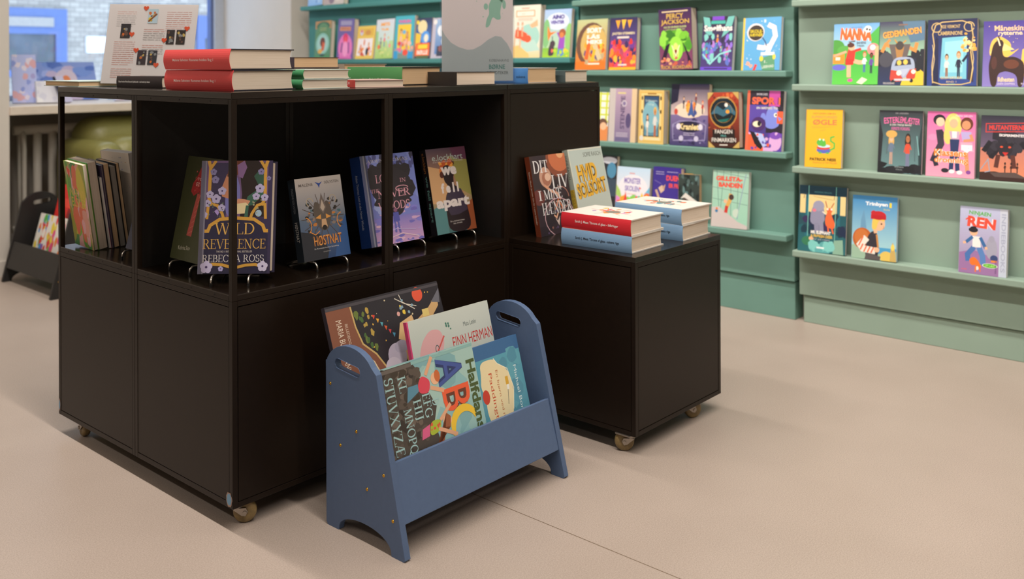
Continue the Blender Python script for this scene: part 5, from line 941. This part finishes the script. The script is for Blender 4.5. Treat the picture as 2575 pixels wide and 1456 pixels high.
row_book(.0670, YR + .110, .110, .190, .008, 'thin short white book third from the left of the leaning row', '1C1A18', pages='white', back='E0DCD8')
row_book(.0753, YR + .107, .108, .222, .007, 'slim violet book with a red foot in the leaning row', '4A3E58', pages='grey', art=R(0, 0, 1, .25, 'C8302A'), board=.0028, lip=.0002)
row_book(.0826, YR + .108, .108, .224, .0155, 'book with yellowed pages right of the slim violet one in the leaning row', '1E1A18', pages='tan')
row_book(.0986, YR + .108, .108, .216, .0165, 'book with grey pages and black boards in the leaning row', '1A1716', pages='grey')
row_book(.1156, YR + .108, .108, .224, .010, 'book with yellowed pages at the right end of the leaning row', '1E1A18', pages='tan')
row_book(.142, .820, .13, .247, .022, 'tall cream book with faint blue scribbles behind the leaning row', 'DCCFC0', lean=-8.5, roll=-.6, yaw=-84, pages='white', spine_c='A8A09A',
  art=B(191, 24, (.1, .3, .9, .95), (.008, .03), ['8A8AB8', 'A89A9A', 'C8A878', '9A9AC0'], .4) + R(.0, 0, .4, .7, 'D8C0A0', 'DCCFC0'))
row_book(.170, .822, .13, .242, .014, 'white book with a turquoise top behind the tall cream book', 'E0DEDA', lean=-8.5, roll=-.6, yaw=-84, pages='white', spine_c='5AA8B8')

# ------------------------------------------------------------------ books on the low cabinet
ZL = .4896
stand_book((.925, -.064, ZL), 0, radians(11.6), 0, .157, .2235, .0175, '2A2022', label='dark brown paperback with glowing planets and tall white title on the low cabinet', group='books on the low cabinet', pages='page', spine_c='6A2E18',
  spine_art=T('Sanne Munk Jensen: Dit liv i mine hænder', .52, .5, .66, .34, 'D8C8B8'),
  art=R(0, 0, 1, 1, '2A2028', '3A2A2C') + B(201, 30, (0, 0, 1, 1), (.05, .16), ['3A2A2E', '2A1E24', '4A302E', '34262E'], 1) + E(.78, .92, .34, .22, '8A4A34') + E(.82, .96, .3, .19, 'C8704A') + E(.86, 1.0, .1, .06, 'E8A878') + E(.36, .72, .17, .13, 'C89A84') + E(.38, .7, .12, .09, 'A86E58') + E(.42, .72, .08, .05, 'E0B8A0') + L([(.3, .62), (.46, .54), (.62, .5), (.7, .42)], .05, 'D89A7A') + E(.1, .48, .16, .1, '6A3430')
  + L(ellipse(.72, .44, .22, .14), .016, 'B87A6A') + L(ellipse(.6, .2, .42, .24), .018, 'C8A0A8') + L([(.5, .3), (.62, .42), (.72, .3)], .03, 'D87A4A') + L([(.44, .24), (.5, .2), (.56, .26)], .03, 'E8B090') + P([(.46, .2), (.52, .16), (.6, .22), (.54, .1)], 'D8C0B8') + B(202, 20, (.2, 0, 1, .3), (.01, .03), ['5A4468', '8A5A50'])
  + T('DIT', .27, .86, .42, .155, 'E4E0E0', ser=1) + T('LIV', .76, .65, .48, .17, 'E4E0E0', ser=1) + T('I', .14, .5, .1, .12, 'E4E0E0', ser=1) + T('MINE', .5, .5, .52, .12, 'E4E0E0', ser=1) + T('HÆNDER', .56, .33, .84, .15, 'E4E0E0', ser=1))
stand_book((1.092, -.078, ZL), 0, radians(13.6), 0, .165, .2335, .02, 'C4CCC0', label='pale grey green paperback with big yellow block title behind the book stacks', group='books on the low cabinet', pages='page', spine_c='A8B0A4',
  spine_art=T('SOFIE RASCH', .22, .5, .3, .4, '5A5A54') + R(.5, .1, .8, .9, 'C8A83A') + T('HVID SOLSORT', .65, .5, .28, .5, '6A5A20'),
  art=R(0, 0, 1, 1, 'C8CEC4', 'BAC6C0') + L([(.01, 0), (.01, 1)], .02, 'D8D8C8') + L([(0, .99), (1, .99)], .02, 'DCD8C8') + T('SOFIE RASCH', .68, .915, .52, .055, '4A4A40')
  + TO('HVID', .44, .69, .58, .22, 'EAB43A', '6A4A20', rot=3, b=.03) + TO('SOLSORT', .5, .49, .88, .2, 'EAB43A', '6A4A20', rot=5, b=.03) + P([(0, 0), (0, .14), (.2, .18), (.4, .16), (.7, .18), (1, .14), (1, 0)], 'D89878') + B(203, 30, (0, 0, 1, .14), (.03, .07), ['E07A4A', 'C8B8A0', '5AA8A8', 'D8C8B0', '8A5A4A'], .8))
def splash(seed, cols): return B(seed, 26, (.3, .3, .8, .75), (.03, .1), cols, .7) + L([(.3, .3), (.5, .56), (.8, .7)], .02, cols[0]) + L([(.2, .62), (.54, .5), (.86, .4)], .016, '5A5450') + L([(.42, .2), (.52, .5), (.6, .86)], .014, cols[1]) + E(.52, .5, .12, .1, '7A7A70')
HOT = ['E87A2A', 'D8485A', '8A5AA8', 'F0B03A', 'C8A0C0', 'E0603A']; CLD = ['3A8AA0', 'E87A3A', '2E6A6A', '8AB8C8', 'D8704A', '4A5A5A']
SG = 'stacked books on the low cabinet'
STK = [((.899, -.381, .4896), 2, 'lower light blue book of the front stack on the low cabinet', '7FA2C4', CLD, 'askens rige', '2A3038', .0425, 301),
       ((.8985, -.379, .5326), 1.2, 'red spined book on top of the front stack on the low cabinet', 'D02A34', HOT, 'ildbringer', 'F4E8E4', .0415, 302),
       ((1.125, -.391, .4896), 2, 'lower light blue book of the rear stack beside the pale grey green book', '7FA2C4', CLD, 'askens rige', '2A3038', .0425, 303),
       ((1.124, -.388, .5326), -1, 'upper light blue book of the rear stack beside the pale grey green book', '7FA2C4', CLD, 'askens rige', '2A3038', .0425, 304)]
for p, rot, lab, sc_, cols, ttl, tc, th, sd in STK:
    flat_book(p, rot, .154, .219, th, 'DAD3CB', splash(sd, cols), label=lab, group=SG, pages='page', spine_c=sc_, bulge=.0035, lip=.004, board=.0028,
              spine_art=T('Sarah J. Maas: Throne of glass - ' + ttl, .52, .5, .62, .2, tc, b=.012))

# ------------------------------------------------------------------ books and signs on the big black top
TG = 'books lying on the black top'
for z, rot, dx, lab in ((ZT + .0005, 6, 0, 'lower of the two thick red books on the black top'), (ZT + .0465, 5, -.006, 'upper of the two thick red books on the black top')):
    flat_book((.044 + dx, .061, z), rot, .173, .239, .0452, '2A2630', label=lab, group='pair of thick red books', spine_c='DC4A4A', bulge=.006, lip=.0035, board=.0026, pages='page', spine_art=T('Malene Sølvsten: Ravnenes hvisken Bog 1', .46, .46, .62, .17, 'F2DCD8', b=.012))
flat_book((.08, .43, ZT + .0005), 7, .084, .187, .0285, '2A2224', label='dark brown book lying in front of the slanted paper sign', group=TG, spine_c='2A2024', pages='page', bulge=.002, spine_art=T('Claes-Antoine Rime-Damard: Spiekbundet - med stedet på sletten', .4, .5, .7, .2, 'E8E4E0', b=.03))
flat_book((.152, .957, ZT + .0005), 180, .135, .21, .0145, 'B8C8C0', label='thin pale green book overhanging the far end of the black top', group=TG, pages='tan', board=.0018, lip=.003)
for z, dx, lab in ((ZT + .0005, .0, 'lower green spined book right of the red books'), (ZT + .0235, .003, 'upper green spined book right of the red books')):
    flat_book((.231 + dx, .07, z), 1, .137, .19, .0222, 'C8D4CC', B(int(z * 1e5), 20, (.1, .1, .9, .9), (.04, .1), ['5A8ACA', 'D8704A', '4A9A6A', 'E0C04A']), label=lab, group='pair of thin green books', spine_c='3E8A5A', bulge=.004, pages='page', board=.0016)
flat_book((.397, .089, ZT + .0005), -27, .125, .165, .018, 'C8A8A0', B(311, 60, (0, 0, 1, 1), (.02, .07), ['C8584A', '5A5A8A', 'E0B8B0', 'D8902A', '8AA8A0']), label='small book with a red spine and speckled cover in front of the tall green book', group=TG, spine_c='C82A34', pages='page', board=.0014, spine_art=T('ROM', .5, .5, .3, .4, 'F0D0D0'))
flat_book((.612, .155, ZT + .0005), 1.5, .15, .222, .049, '241E1C', R(.02, .02, .98, .98, 'B8A898'), label='thick book with a long green spine in the middle of the black top', group=TG, spine_c='4E8E54', bulge=.002, lip=.0035, pages='tan', board=.0026, spine_art=T('Lauren Roberts: Fearless', .5, .3, .4, .17, 'DCE8D4', b=.01))
flat_book((.367, .30, ZT + .0005), 0, .148, .2, .0475, '3A2E2A', label='closed book under the yellowed paperback behind the red books', group=TG, pages='tan')
flat_book((.372, .302, ZT + .0485), 1, .148, .2, .0275, '3E3440', label='yellowed paperback lying on another book behind the red books', group=TG, pages='tan', board=.001)
flat_book((.645, .44, ZT + .0005), 2, .165, .2, .057, '9A8A78', label='book with a warped tan cover lying behind the tall green spined book', group=TG, pages='tan', board=.002)
flat_book((.682, .022, ZT + .0005), -8, .134, .13, .0355, '201C1C', label='black spined book in front of the standing clear sign', group=TG, spine_c='1A1718', pages='page', board=.0018)
flat_book((1.015, .06, ZT + .0005), 0, .134, .19, .044, 'C8C0B8', label='thick book with a blue spine right of the standing clear sign', group=TG, spine_c='4A86C8', bulge=.002, pages='tan', board=.0018, spine_art=T('askens', .86, .42, .18, .18, '1E2A3A'))
flat_book((1.164, .04, ZT + .0005), 0, .113, .18, .0345, '4A5654', label='book with a grey green spine at the right end of the black top', group=TG, spine_c='4E5E60', pages='page', board=.0018)

def heart_sign():
    """slanted paper sheet with red hearts in a clear holder"""
    t = thing('paper_sign', 'slanted white information sheet with orange hearts in a clear holder', 'sign'); W_, H_ = .255, .2145
    a = Art(W_, H_); ops = R(0, 0, 1, 1, 'E4DAD5')
    def block(seed, x0, x1, y, n, red=2):
        o = []
        for i in range(n): o += LINES(seed + i, x0, x1 - (.04 if i == n - 1 else 0), [y - i * .026], 'D08878' if i < red else '847E7A', .005)
        return o
    ops += block(1, .1, .32, .9, 8) + block(21, .66, .94, .9, 10, 10) + block(41, .1, .34, .52, 12, 12) + block(71, .42, .66, .68, 6) + block(91, .42, .66, .48, 6) + block(120, .1, .34, .18, 5, 5) + block(140, .44, .72, .1, 4, 2)
    for x0, y0, x1, y1, c in ((.45, .76, .56, .94, 'BCD0D8'), (.16, .57, .27, .75, '2E2A2C'), (.68, .5, .77, .68, '2E2628'), (.79, .5, .89, .68, '2E2420'), (.38, .24, .48, .42, '3A2E34'), (.5, .24, .6, .42, '34343A')):
        ops += R(x0, y0, x1, y1, c) + B(int(x0 * 97 + y0 * 31), 7, (x0 + .02, y0 + .02, x1 - .02, y1 - .02), (.008, .02), ['D8702E', 'C8A85A', '6A4A3A', '8A8A88'])
    ops += E(.48, .81, .022, .028, 'E0C030') + L([(.46, .78), (.55, .88)], .018, '8A4A20')
    for x, y in ((.42, .95), (.29, .62), (.66, .55), (.9, .7), (.36, .42), (.6, .24)): ops += H(x, y, .03, 'E0542E')
    a.draw(ops); m = M(); m.box(0, W_, 0, H_, 0, .0006, col=lin('E4DAD5')); a.emit(m, lambda x, y, e: (x, y, .0007 + e)); m.build('paper_sheet', PRINT, t)
    m = M(); m.box(-.002, W_ + .003, -.003, H_ + .003, .0034, .0052); m.box(-.002, W_ + .003, -.003, H_ + .003, -.0022, -.0004); m.build('clear_holder', MAT['acrylic'], t)
    ex, ey, ez = axes(radians(-58), radians(10.5), radians(-1.2)); p0 = Vector((.0715, .737, ZT + .0092))
    frame(t, p0, ex, ey, ez)
    # the foot lies flat on the top, behind the sheet
    fx, _, fz = axes(radians(-58), 0, 0); m = M()
    q0 = Vector((.0715, .737, ZT + .0004)) + fz * .004
    c8 = [q0 + fx * u - fz * v + Vector((0, 0, w)) for w in (0, .003) for u, v in ((0, 0), (W_, 0), (W_, .08), (0, .08))]
    m.v = [((c - p0).dot(ex), (c - p0).dot(ey), (c - p0).dot(ez)) for c in c8]
    for q in ((0, 3, 2, 1), (4, 5, 6, 7), (0, 1, 5, 4), (1, 2, 6, 5), (2, 3, 7, 6), (3, 0, 4, 7)): m.f.append(q); m.c.append(None)
    m.build('holder_foot', MAT['acrylic'], t)
    return t
heart_sign()

def standing_sign():
    t = thing('acrylic_sign', 'tall clear acrylic sign with a grey wave and green splash standing between the books', 'sign'); W_, H_ = .222, .313
    a = Art(W_, H_); ops = R(0, 0, 1, 1, 'D9CCCA')
    wave = [(0, .485), (.06, .43), (.14, .365), (.24, .325), (.36, .30), (.44, .305), (.54, .34), (.64, .395), (.74, .43), (.82, .42), (.9, .36), (.96, .28), (1, .22), (1, 0), (0, 0)]
    ops += P(wave, 'A9B0B0') + S([(.6, 0.500), (.62, 0.585), (.66, 0.636), (.64, 0.704), (.7, 0.789), (.68, 0.823), (.82, 0.823), (.84, 0.721), (.87, 0.687), (.88, 0.738), (.84, 0.789), (.86, 0.806), (.8, 0.653), (.82, 0.585), (.76, 0.577), (.7, 0.611), (.66, 0.517)], '8FB8A4')
    ops += B(321, 12, (.45, .55, .9, 1), (.004, .012), ['8FB8A4']) + E(.42, .99, .012, .01, '2E5A4A') + E(.86, .72, .025, .04, '8FB8A4') + E(.61, .7, .03, .03, '8FB8A4')
    ops += T('KØBENHAVNS', .79, .202, .27, .026, '5A6664') + T('BØRNE', .76, .143, .22, .045, '4E8078', b=.025) + T('BIBLIOTEKER', .77, .088, .29, .028, '45504E', b=.005)
    a.draw(ops); m = M(); m.box(.004, W_ - .004, .004, H_ - .004, 0, .0006, col=lin('D9CCCA')); a.W = W_ ; a.emit(m, lambda x, y, e: (min(max(x, .004), W_ - .004), min(max(y, .004), H_ - .004), .0007 + e)); m.build('printed_poster', PRINT, t)
    m = M(); m.box(0, W_, 0, H_, .0032, .0052); m.box(0, W_, 0, H_, -.0026, -.0006); m.build('acrylic_panel', MAT['acrylic'], t)
    m = M(); m.box(0, W_, -.0032, -.0002, -.07, .0052); m.build('acrylic_foot', MAT['acrylic'], t)
    ex, ey, ez = axes(radians(-30), 0, 0); frame(t, Vector((1.0, .10, ZT + .0036)) - ex * W_, ex, ey, ez)
standing_sign()

# ------------------------------------------------------------------ picture books in the blue rack
def rack_plane(tl, W_, Hh, T_, yaw, lean, roll, *a, **k):
    ex, ey, ez = axes(radians(yaw), radians(lean), radians(roll))
    return stand_book(Vector(tl) - ey * Hh, radians(yaw), radians(lean), radians(roll), W_, Hh, T_, *a, **k)
PG = 'large picture books in the blue rack'
abc = R(0, 0, 1, 1, '86B0B4', '9CC0BC') + B(401, 30, (.4, 0, 1, 1), (.1, .2), ['8CB8BA', '96BCB8', '7FACB0', 'A4C4BC'], 1.2) + P([(0, 0), (0, .99), (.34, .99), (.4, .9), (.37, .78), (.47, .7), (.52, .58), (.47, .46), (.5, .3), (.44, 0)], '4A423C') + B(402, 120, (.01, .02, .4, .96), (.02, .05), ['5A5048', '40382F', '4E463E', '6A5E54', '352E2A'], .9) + R(0, .955, .34, .985, '6A625C') + R(.34, .965, 1, .99, '8AB4B0')
abc += T('KL', .225, .835, .075, .13, '9FC4C4', rot=-90, ser=1) + T('STUVXYZÆ', .1, .61, .085, .62, '9FC4C4', rot=-90, ser=1) + T('MNOPQ', .23, .46, .075, .36, '9FC4C4', rot=-90, ser=1) + T('HIJ', .335, .60, .075, .17, '9FC4C4', rot=-90, ser=1) + T('EFG', .43, .61, .075, .2, '9FC4C4', rot=-90, ser=1) + T('D', .515, .615, .07, .06, '9FC4C4', rot=-90, ser=1) + T('Carlsen', .03, .83, .03, .18, '8FB4B4', rot=-90) + T('Halfdan Rasmussen', .02, .4, .03, .4, '8FB4B4', rot=-90)
abc += TO('A', .715, .83, .27, .235, '46589A', '2E3A6A', rot=-90, b=.0) + TO('B', .74, .59, .29, .19, 'E8603A', '6A3A2A', rot=-90, b=.0) + P([(x, y) for x, y in _arc(.775, .36, .15, .16, 20, 200, 14)] + [(x, y) for x, y in _arc(.785, .31, .12, .145, 195, 25, 14)], 'EBC23A') + T('Halfdans', .945, .56, .095, .6, '4A5A30', rot=-90, b=.03)
abc += S([(.37, .72), (.47, .7), (.5, .8), (.42, .86), (.37, .8)], 'D8485A') + E(.55, .8, .045, .05, SK) + E(.575, .815, .03, .05, 'C86A3A') + L([(.46, .85), (.55, .98)], .03, 'E0A884') + L([(.49, .74), (.62, .68)], .03, 'E0A884') + P([(.24, .68), (.37, .74), (.37, .8), (.27, .8)], '5A8AA0') + S([(.4, .36), (.52, .38), (.54, .47), (.43, .48)], 'A8B83A') + B(404, 8, (.42, .38, .52, .46), (.008, .014), ['D85A3A']) + E(.6, .44, .045, .045, SK) + P([(.52, .4), (.62, .38), (.64, .46), (.6, .5), (.54, .3), (.44, .24), (.5, .34)], '9A5A3A') + L([(.53, .46), (.66, .56)], .028, 'E0A884') + L([(.5, .4), (.68, .3)], .028, 'E0A884') + P([(.32, .36), (.4, .37), (.42, .46), (.34, .44)], 'D8608A')
rack_plane((.173, -.249, .343), .279, .251, .010, 0, 15.5, 0, '7FA8AC', abc, label='landscape alphabet book with large A B C letters in front of the blue rack', group=PG, pages='page', spine_c='7FA8AC')
pad = R(0, 0, 1, 1, '5A98AC', '5AA0B4') + R(0, .86, 1, 1, '3E6A98') + B(411, 20, (.6, 0, 1, .84), (.08, .16), ['62A4B4', '5490A6'], 1) + S([(.16, .84), (.44, .84), (.5, .78), (.68, .7), (.74, .5), (.66, .3), (.56, .1), (.46, .0), (.16, 0), (.2, .2), (.14, .34), (.16, .5), (.1, .6), (.14, .7)], 'E8D8AC') + L([(.44, .84), (.5, .78), (.68, .7), (.74, .5), (.66, .3)], .012, 'F0E8CC')
pad += T('Paddington', .31, .42, .085, .58, 'C8502E', rot=-90) + T('En bjørn ved navn', .45, .44, .06, .56, 'B86A3A', rot=-90) + T('Michael Bond', .84, .46, .055, .5, 'D8E8E8', rot=-90) + E(.17, .5, .07, .07, 'C8402E') + R(.6, .55, .66, .63, 'D8A83A') + R(.61, .5, .65, .55, 'F0F0E8') + L([(.62, .5), (.58, .36)], .01, '6A6A60')
rack_plane((.455, -.238, .322), .163, .226, .010, 0, 15.5, 0, '3E6A98', pad, label='teal picture book with a cream plaque, front right in the blue rack', group=PG, pages='page', spine_c='3E6A98')
finn = R(0, 0, 1, 1, 'C4CCC2', 'CBD2CA') + S([(.08, .0), (.06, .5), (.12, .74), (.24, .86), (.36, .84), (.4, .72), (.36, .6), (.3, .5), (.16, .3)], 'E4AEB0') + L([(.12, .5), (.3, .62), (.4, .76)], .016, 'D8605A') + S([(.24, .3), (.3, .52), (.38, .6), (.42, .42), (.5, .36), (.44, .28), (.42, .1), (.26, .1)], 'E8C890') + L([(.155 + .004 * i * cos(i * .6), .44 + .006 * i * sin(i * .6)) for i in range(22)], .014, 'D0484A') + E(.16, .44, .1, .13, 'DE7A7C') + L([(.155 + .0042 * i * cos(i * .6), .44 + .0058 * i * sin(i * .6)) for i in range(22)], .012, 'B83A40')
finn += E(.37, .54, .03, .03, '4A9A98') + E(.3, .48, .03, .03, 'E89A9A') + L(ellipse(.3, .64, .02, .045), .008, '5A6A6A') + T('FINN HERMAN', .74, .66, .5, .115, 'C8302E', b=.0) + T('Mats Letén', .73, .82, .16, .05, '4A5A58') + T('Hanne Bartholin', .72, .46, .24, .05, '4A5A58') + T('illustreret af', .72, .53, .1, .02, '6A7A78') + B(421, 5, (.42, .76, .5, .9), (.008, .014), ['3E7A68']) + L([(.0, 0), (0, 1)], .03, 'D8487A')
rack_plane((.337, -.160, .3935), .264, .213, .010, 0, 14.5, 0, 'C8CEC4', finn, label='pale picture book with a pink hatted lady at the back of the blue rack', group=PG, pages='page', spine_c='D8487A')
maria = R(0, 0, 1, 1, '2A272E') + B(431, 40, (.2, .3, 1, .98), (.003, .007), ['E8B84A', 'D8C8A0']) + P([(0, 0), (0, .965), (.2, .965), (.21, .8), (.24, .66), (.33, .56), (.4, .42), (.45, .3), (.48, 0)], '84523E') + L([(.2, .96), (.21, .8), (.24, .66), (.33, .56), (.4, .42), (.45, .3)], .012, 'C8A86A') + T('MARIA BUCHMANN', .085, .68, .045, .4, 'E0D0BC', rot=-90) + T('BILLEDBOG AF', .14, .74, .022, .2, 'D0BCA8', rot=-90)
maria += L([(.19, .42), (.2, .5), (.24, .55), (.29, .5), (.33, .38), (.4, .3), (.46, .2)], .03, 'D8C4A0') + sum([L([(.2 + .02 * i, .53 - .018 * i), (.225 + .02 * i, .5 - .018 * i)], .012, 'E8DCC0') for i in range(12)], []) + B(432, 14, (.22, .6, .36, .9), (.01, .022), ['6A7A3A', 'B89A4A', '4A6A3A'], 1.5) + sum([P([(.36 + .028 * i, .86 - .035 * i), (.385 + .028 * i, .85 - .035 * i), (.37 + .028 * i, .82 - .035 * i)], c) for i, c in enumerate(['D8483A', 'E8A83A', '5AA8B8', 'D8603A', 'C8404A', '4A8AA8'])], [])
maria += P([(.55, .56), (.72, .72), (.86, .8), (.97, .9), (.96, .8), (.84, .68), (.74, .56), (.68, .42), (.58, .42)], 'D0A874') + P([(.9, .84), (1.0, .94), (.98, .82)], '6A6A74') + P([(.54, .62), (.58, .74), (.7, .78), (.72, .66), (.66, .56)], 'DCB684') + R(.64, .55, .72, .64, 'E8CC50') + R(.8, .74, .86, .8, 'E0C87A') + P([(.58, .4), (.64, .4), (.68, .24), (.6, .3), (.54, .22)], 'E8703A') + E(.55, .38, .06, .06, 'E0B070') + E(.5, .5, .08, .1, 'B4AABC') + E(.45, .42, .07, .08, 'C4BAC8') + E(.55, .56, .06, .05, 'A8A0B4') + E(.79, .93, .048, .06, 'E0583E') + L([(.58, .94), (.66, .88), (.76, .84)], .006, 'D8D0C0') + L([(.62, .98), (.64, .9), (.74, .82)], .006, 'D8D0C0') + B(433, 8, (.58, .8, .76, .94), (.01, .016), ['8AA8B8', 'E0A8A0', 'E8C84A']) + R(0, .962, 1, .985, '4A464C') + T('OP', .78, .2, .06, .2, 'E8C84A', rot=-90, b=.03)
rack_plane((.1685, -.087, .447), .333, .279, .012, 0, 20, 0, '2A272E', maria, label='large dark picture book with a wooden rocket, back left in the blue rack', group=PG, pages='page', spine_c='34303A', back='6A4A9A')

# ------------------------------------------------------------------ books in the black rack by the window
BG = 'picture books in the black rack'
stand_book((.672, 2.705, .106), -pi / 2, radians(15), 0, .30, .20, .010, 'E8E4DC', B(441, 70, (.02, .05, .98, .98), (.02, .06), ['E8D03A', 'E04A8A', '4A9AD8', '5AB04A', 'E8823A', 'D8403A', '8A5AB0', 'F0E8E0'], 1.6), label='white picture book with rainbow coloured blots in the black rack', group=BG, pages='white')
stand_book((.735, 2.66, .19), -pi / 2, radians(14.5), 0, .20, .245, .010, 'D8302A', P([(.5, .0), (.62, .6), (1, .5), (1, 0)], '8A1E20') + R(.2, .6, .7, .75, 'E84A3A'), label='bright red picture book at the back of the black rack', group=BG, pages='white')
stand_book((.735, 2.45, .19), -pi / 2, radians(14.5), 0, .17, .225, .010, '8AA888', B(442, 30, (0, 0, 1, 1), (.08, .2), ['5A8A5A', '3A3A3A', 'C8D0C0', '7AA06A'], .6), label='mossy green picture book beside the red one in the black rack', group=BG, pages='white')

# ------------------------------------------------------------------ window corner: armchair, radiator, things on the sill
def rounded(m, x0, x1, y0, y1, z0, z1, r, n=6):
    """cushion block with rounded edges"""
    import bmesh
    bm = bmesh.new(); bmesh.ops.create_cube(bm, size=1)
    for v in bm.verts: v.co = Vector((x0 if v.co.x < 0 else x1, y0 if v.co.y < 0 else y1, z0 if v.co.z < 0 else z1))
    bmesh.ops.bevel(bm, geom=bm.edges[:], offset=r, segments=n, affect='EDGES', profile=.5)
    b = len(m.v); ix = {v: i for i, v in enumerate(bm.verts)}
    m.v += [tuple(v.co) for v in bm.verts]
    for f in bm.faces: m.f.append(tuple(b + ix[v] for v in f.verts)); m.c.append(None)
    bm.free()
ac = thing('armchair', 'olive green upholstered armchair tucked under the window sill', 'armchair', (1.475, 2.86, 0))
m = M(); rounded(m, -.44, .44, .06, .34, .16, .705, .11); m.build('backrest', MAT['olive'], ac, smooth=True)
m = M(); rounded(m, -.41, .41, -.16, .16, .20, .615, .085); m.build('seat_cushion', MAT['olive'], ac, smooth=True)
for sx in (-1, 1):
    m = M(); rounded(m, sx * .44 - .07, sx * .44 + .07, -.2, .3, .12, .60, .065); m.build('armrest', MAT['olive'], ac, smooth=True)
    for yy in (-.14, .24): m = M(); m.tube([(sx * .38, yy, 0), (sx * .38, yy, .17)], [.012, .02], 10); m.build('leg', MAT['blackrack'], ac)
rd = thing('radiator', 'white column radiator in the shade under the window sill', 'radiator', (.80, 3.29, 0))
for i in range(14):
    m = M(); xx = .06 + i * .075
    m.tube([(xx, -.02, .14), (xx, -.02, .64)], .021, 12); m.build('column', MAT['radiator'], rd, smooth=True)
m = M(); m.tube([(.02, -.02, .64), (1.08, -.02, .64)], .024, 12); m.build('header', MAT['radiator'], rd, smooth=True)
m = M(); m.tube([(.02, -.02, .14), (1.08, -.02, .14)], .024, 12); m.build('header', MAT['radiator'], rd, smooth=True)
m = M(); m.tube([(.055, -.06, 0), (.055, -.06, .56), (.06, -.03, .64)], .012, 10); m.build('pipe', MAT['radiator'], rd, smooth=True)
for xx in (.12, .96): m = M(); m.box(xx - .02, xx + .02, -.04, .0, 0, .13); m.build('foot', MAT['radiator'], rd)

GS = 'things on the window sill'
def sill_book(x, y, w, h, t, yaw, lean, base, art, lab, **k):
    ex, ey, ez = axes(radians(yaw), radians(lean), 0)
    return stand_book((x, y, SILL + .0008 + t * sin(radians(lean))), radians(yaw), radians(lean), 0, w, h, t, base, art, label=lab, group=GS, board=.0012, lip=.0008, pages='white', **k)
BLU = ['7C9AE0', 'A8B8F0', '6A84D0', 'C8B8D8', '5A78C8']
sill_book(.95, 3.40, .36, .215, .012, -2, 20, '8AA0E0', B(501, 30, (0, 0, 1, 1), (.06, .16), BLU, .6) + E(.56, .55, .16, .26, 'D8C8D8') + E(.56, .52, .06, .13, 'E88A5A') + E(.82, .3, .05, .06, 'E8904A') + E(.36, .3, .06, .08, 'D8A0C0'), 'wide blue picture book with an orange centred flower leaning by the window')
sill_book(.80, 3.22, .11, .25, .012, -14, 16, 'B8C0F0', B(502, 24, (0, 0, 1, 1), (.08, .2), ['C8C8F4', 'A8A0D8', 'E0A8B0', '8A9AE0', 'E8DCEC'], 1.2), 'pale lilac picture book at the left end of the window sill')
sill_book(1.38, 3.42, .2, .2, .012, 2, 18, '4E9AD8', B(503, 20, (0, 0, 1, 1), (.08, .2), ['5AA8E0', '8AC8F0', '3A80C0'], .8), 'bright blue picture book on the sill behind the paper sign')
sill_book(.985, 3.06, .085, .14, .014, 42, 22, 'D4CCE8', B(504, 10, (0, 0, 1, 1), (.1, .2), ['E0DCF0', 'C0B8DC'], 1), 'small lilac book with a dark edge standing askew on the sill', spine_c='2A2E48', back='2A2E48')
sill_book(.875, 3.12, .1, .11, .02, -6, 14, 'E4E4EE', B(505, 8, (0, 0, 1, 1), (.1, .2), ['F0F0F4', 'D8D8E8'], 1), 'small white book in front of the blue picture book on the sill')
sill_book(1.26, 3.10, .17, .1, .012, 4, 30, 'C8D0F0', B(506, 14, (0, 0, 1, 1), (.1, .2), ['E0E4F8', 'B0BCE8', 'D8C8E0'], .8), 'low pale blue book lying back on the sill seen under the black top')
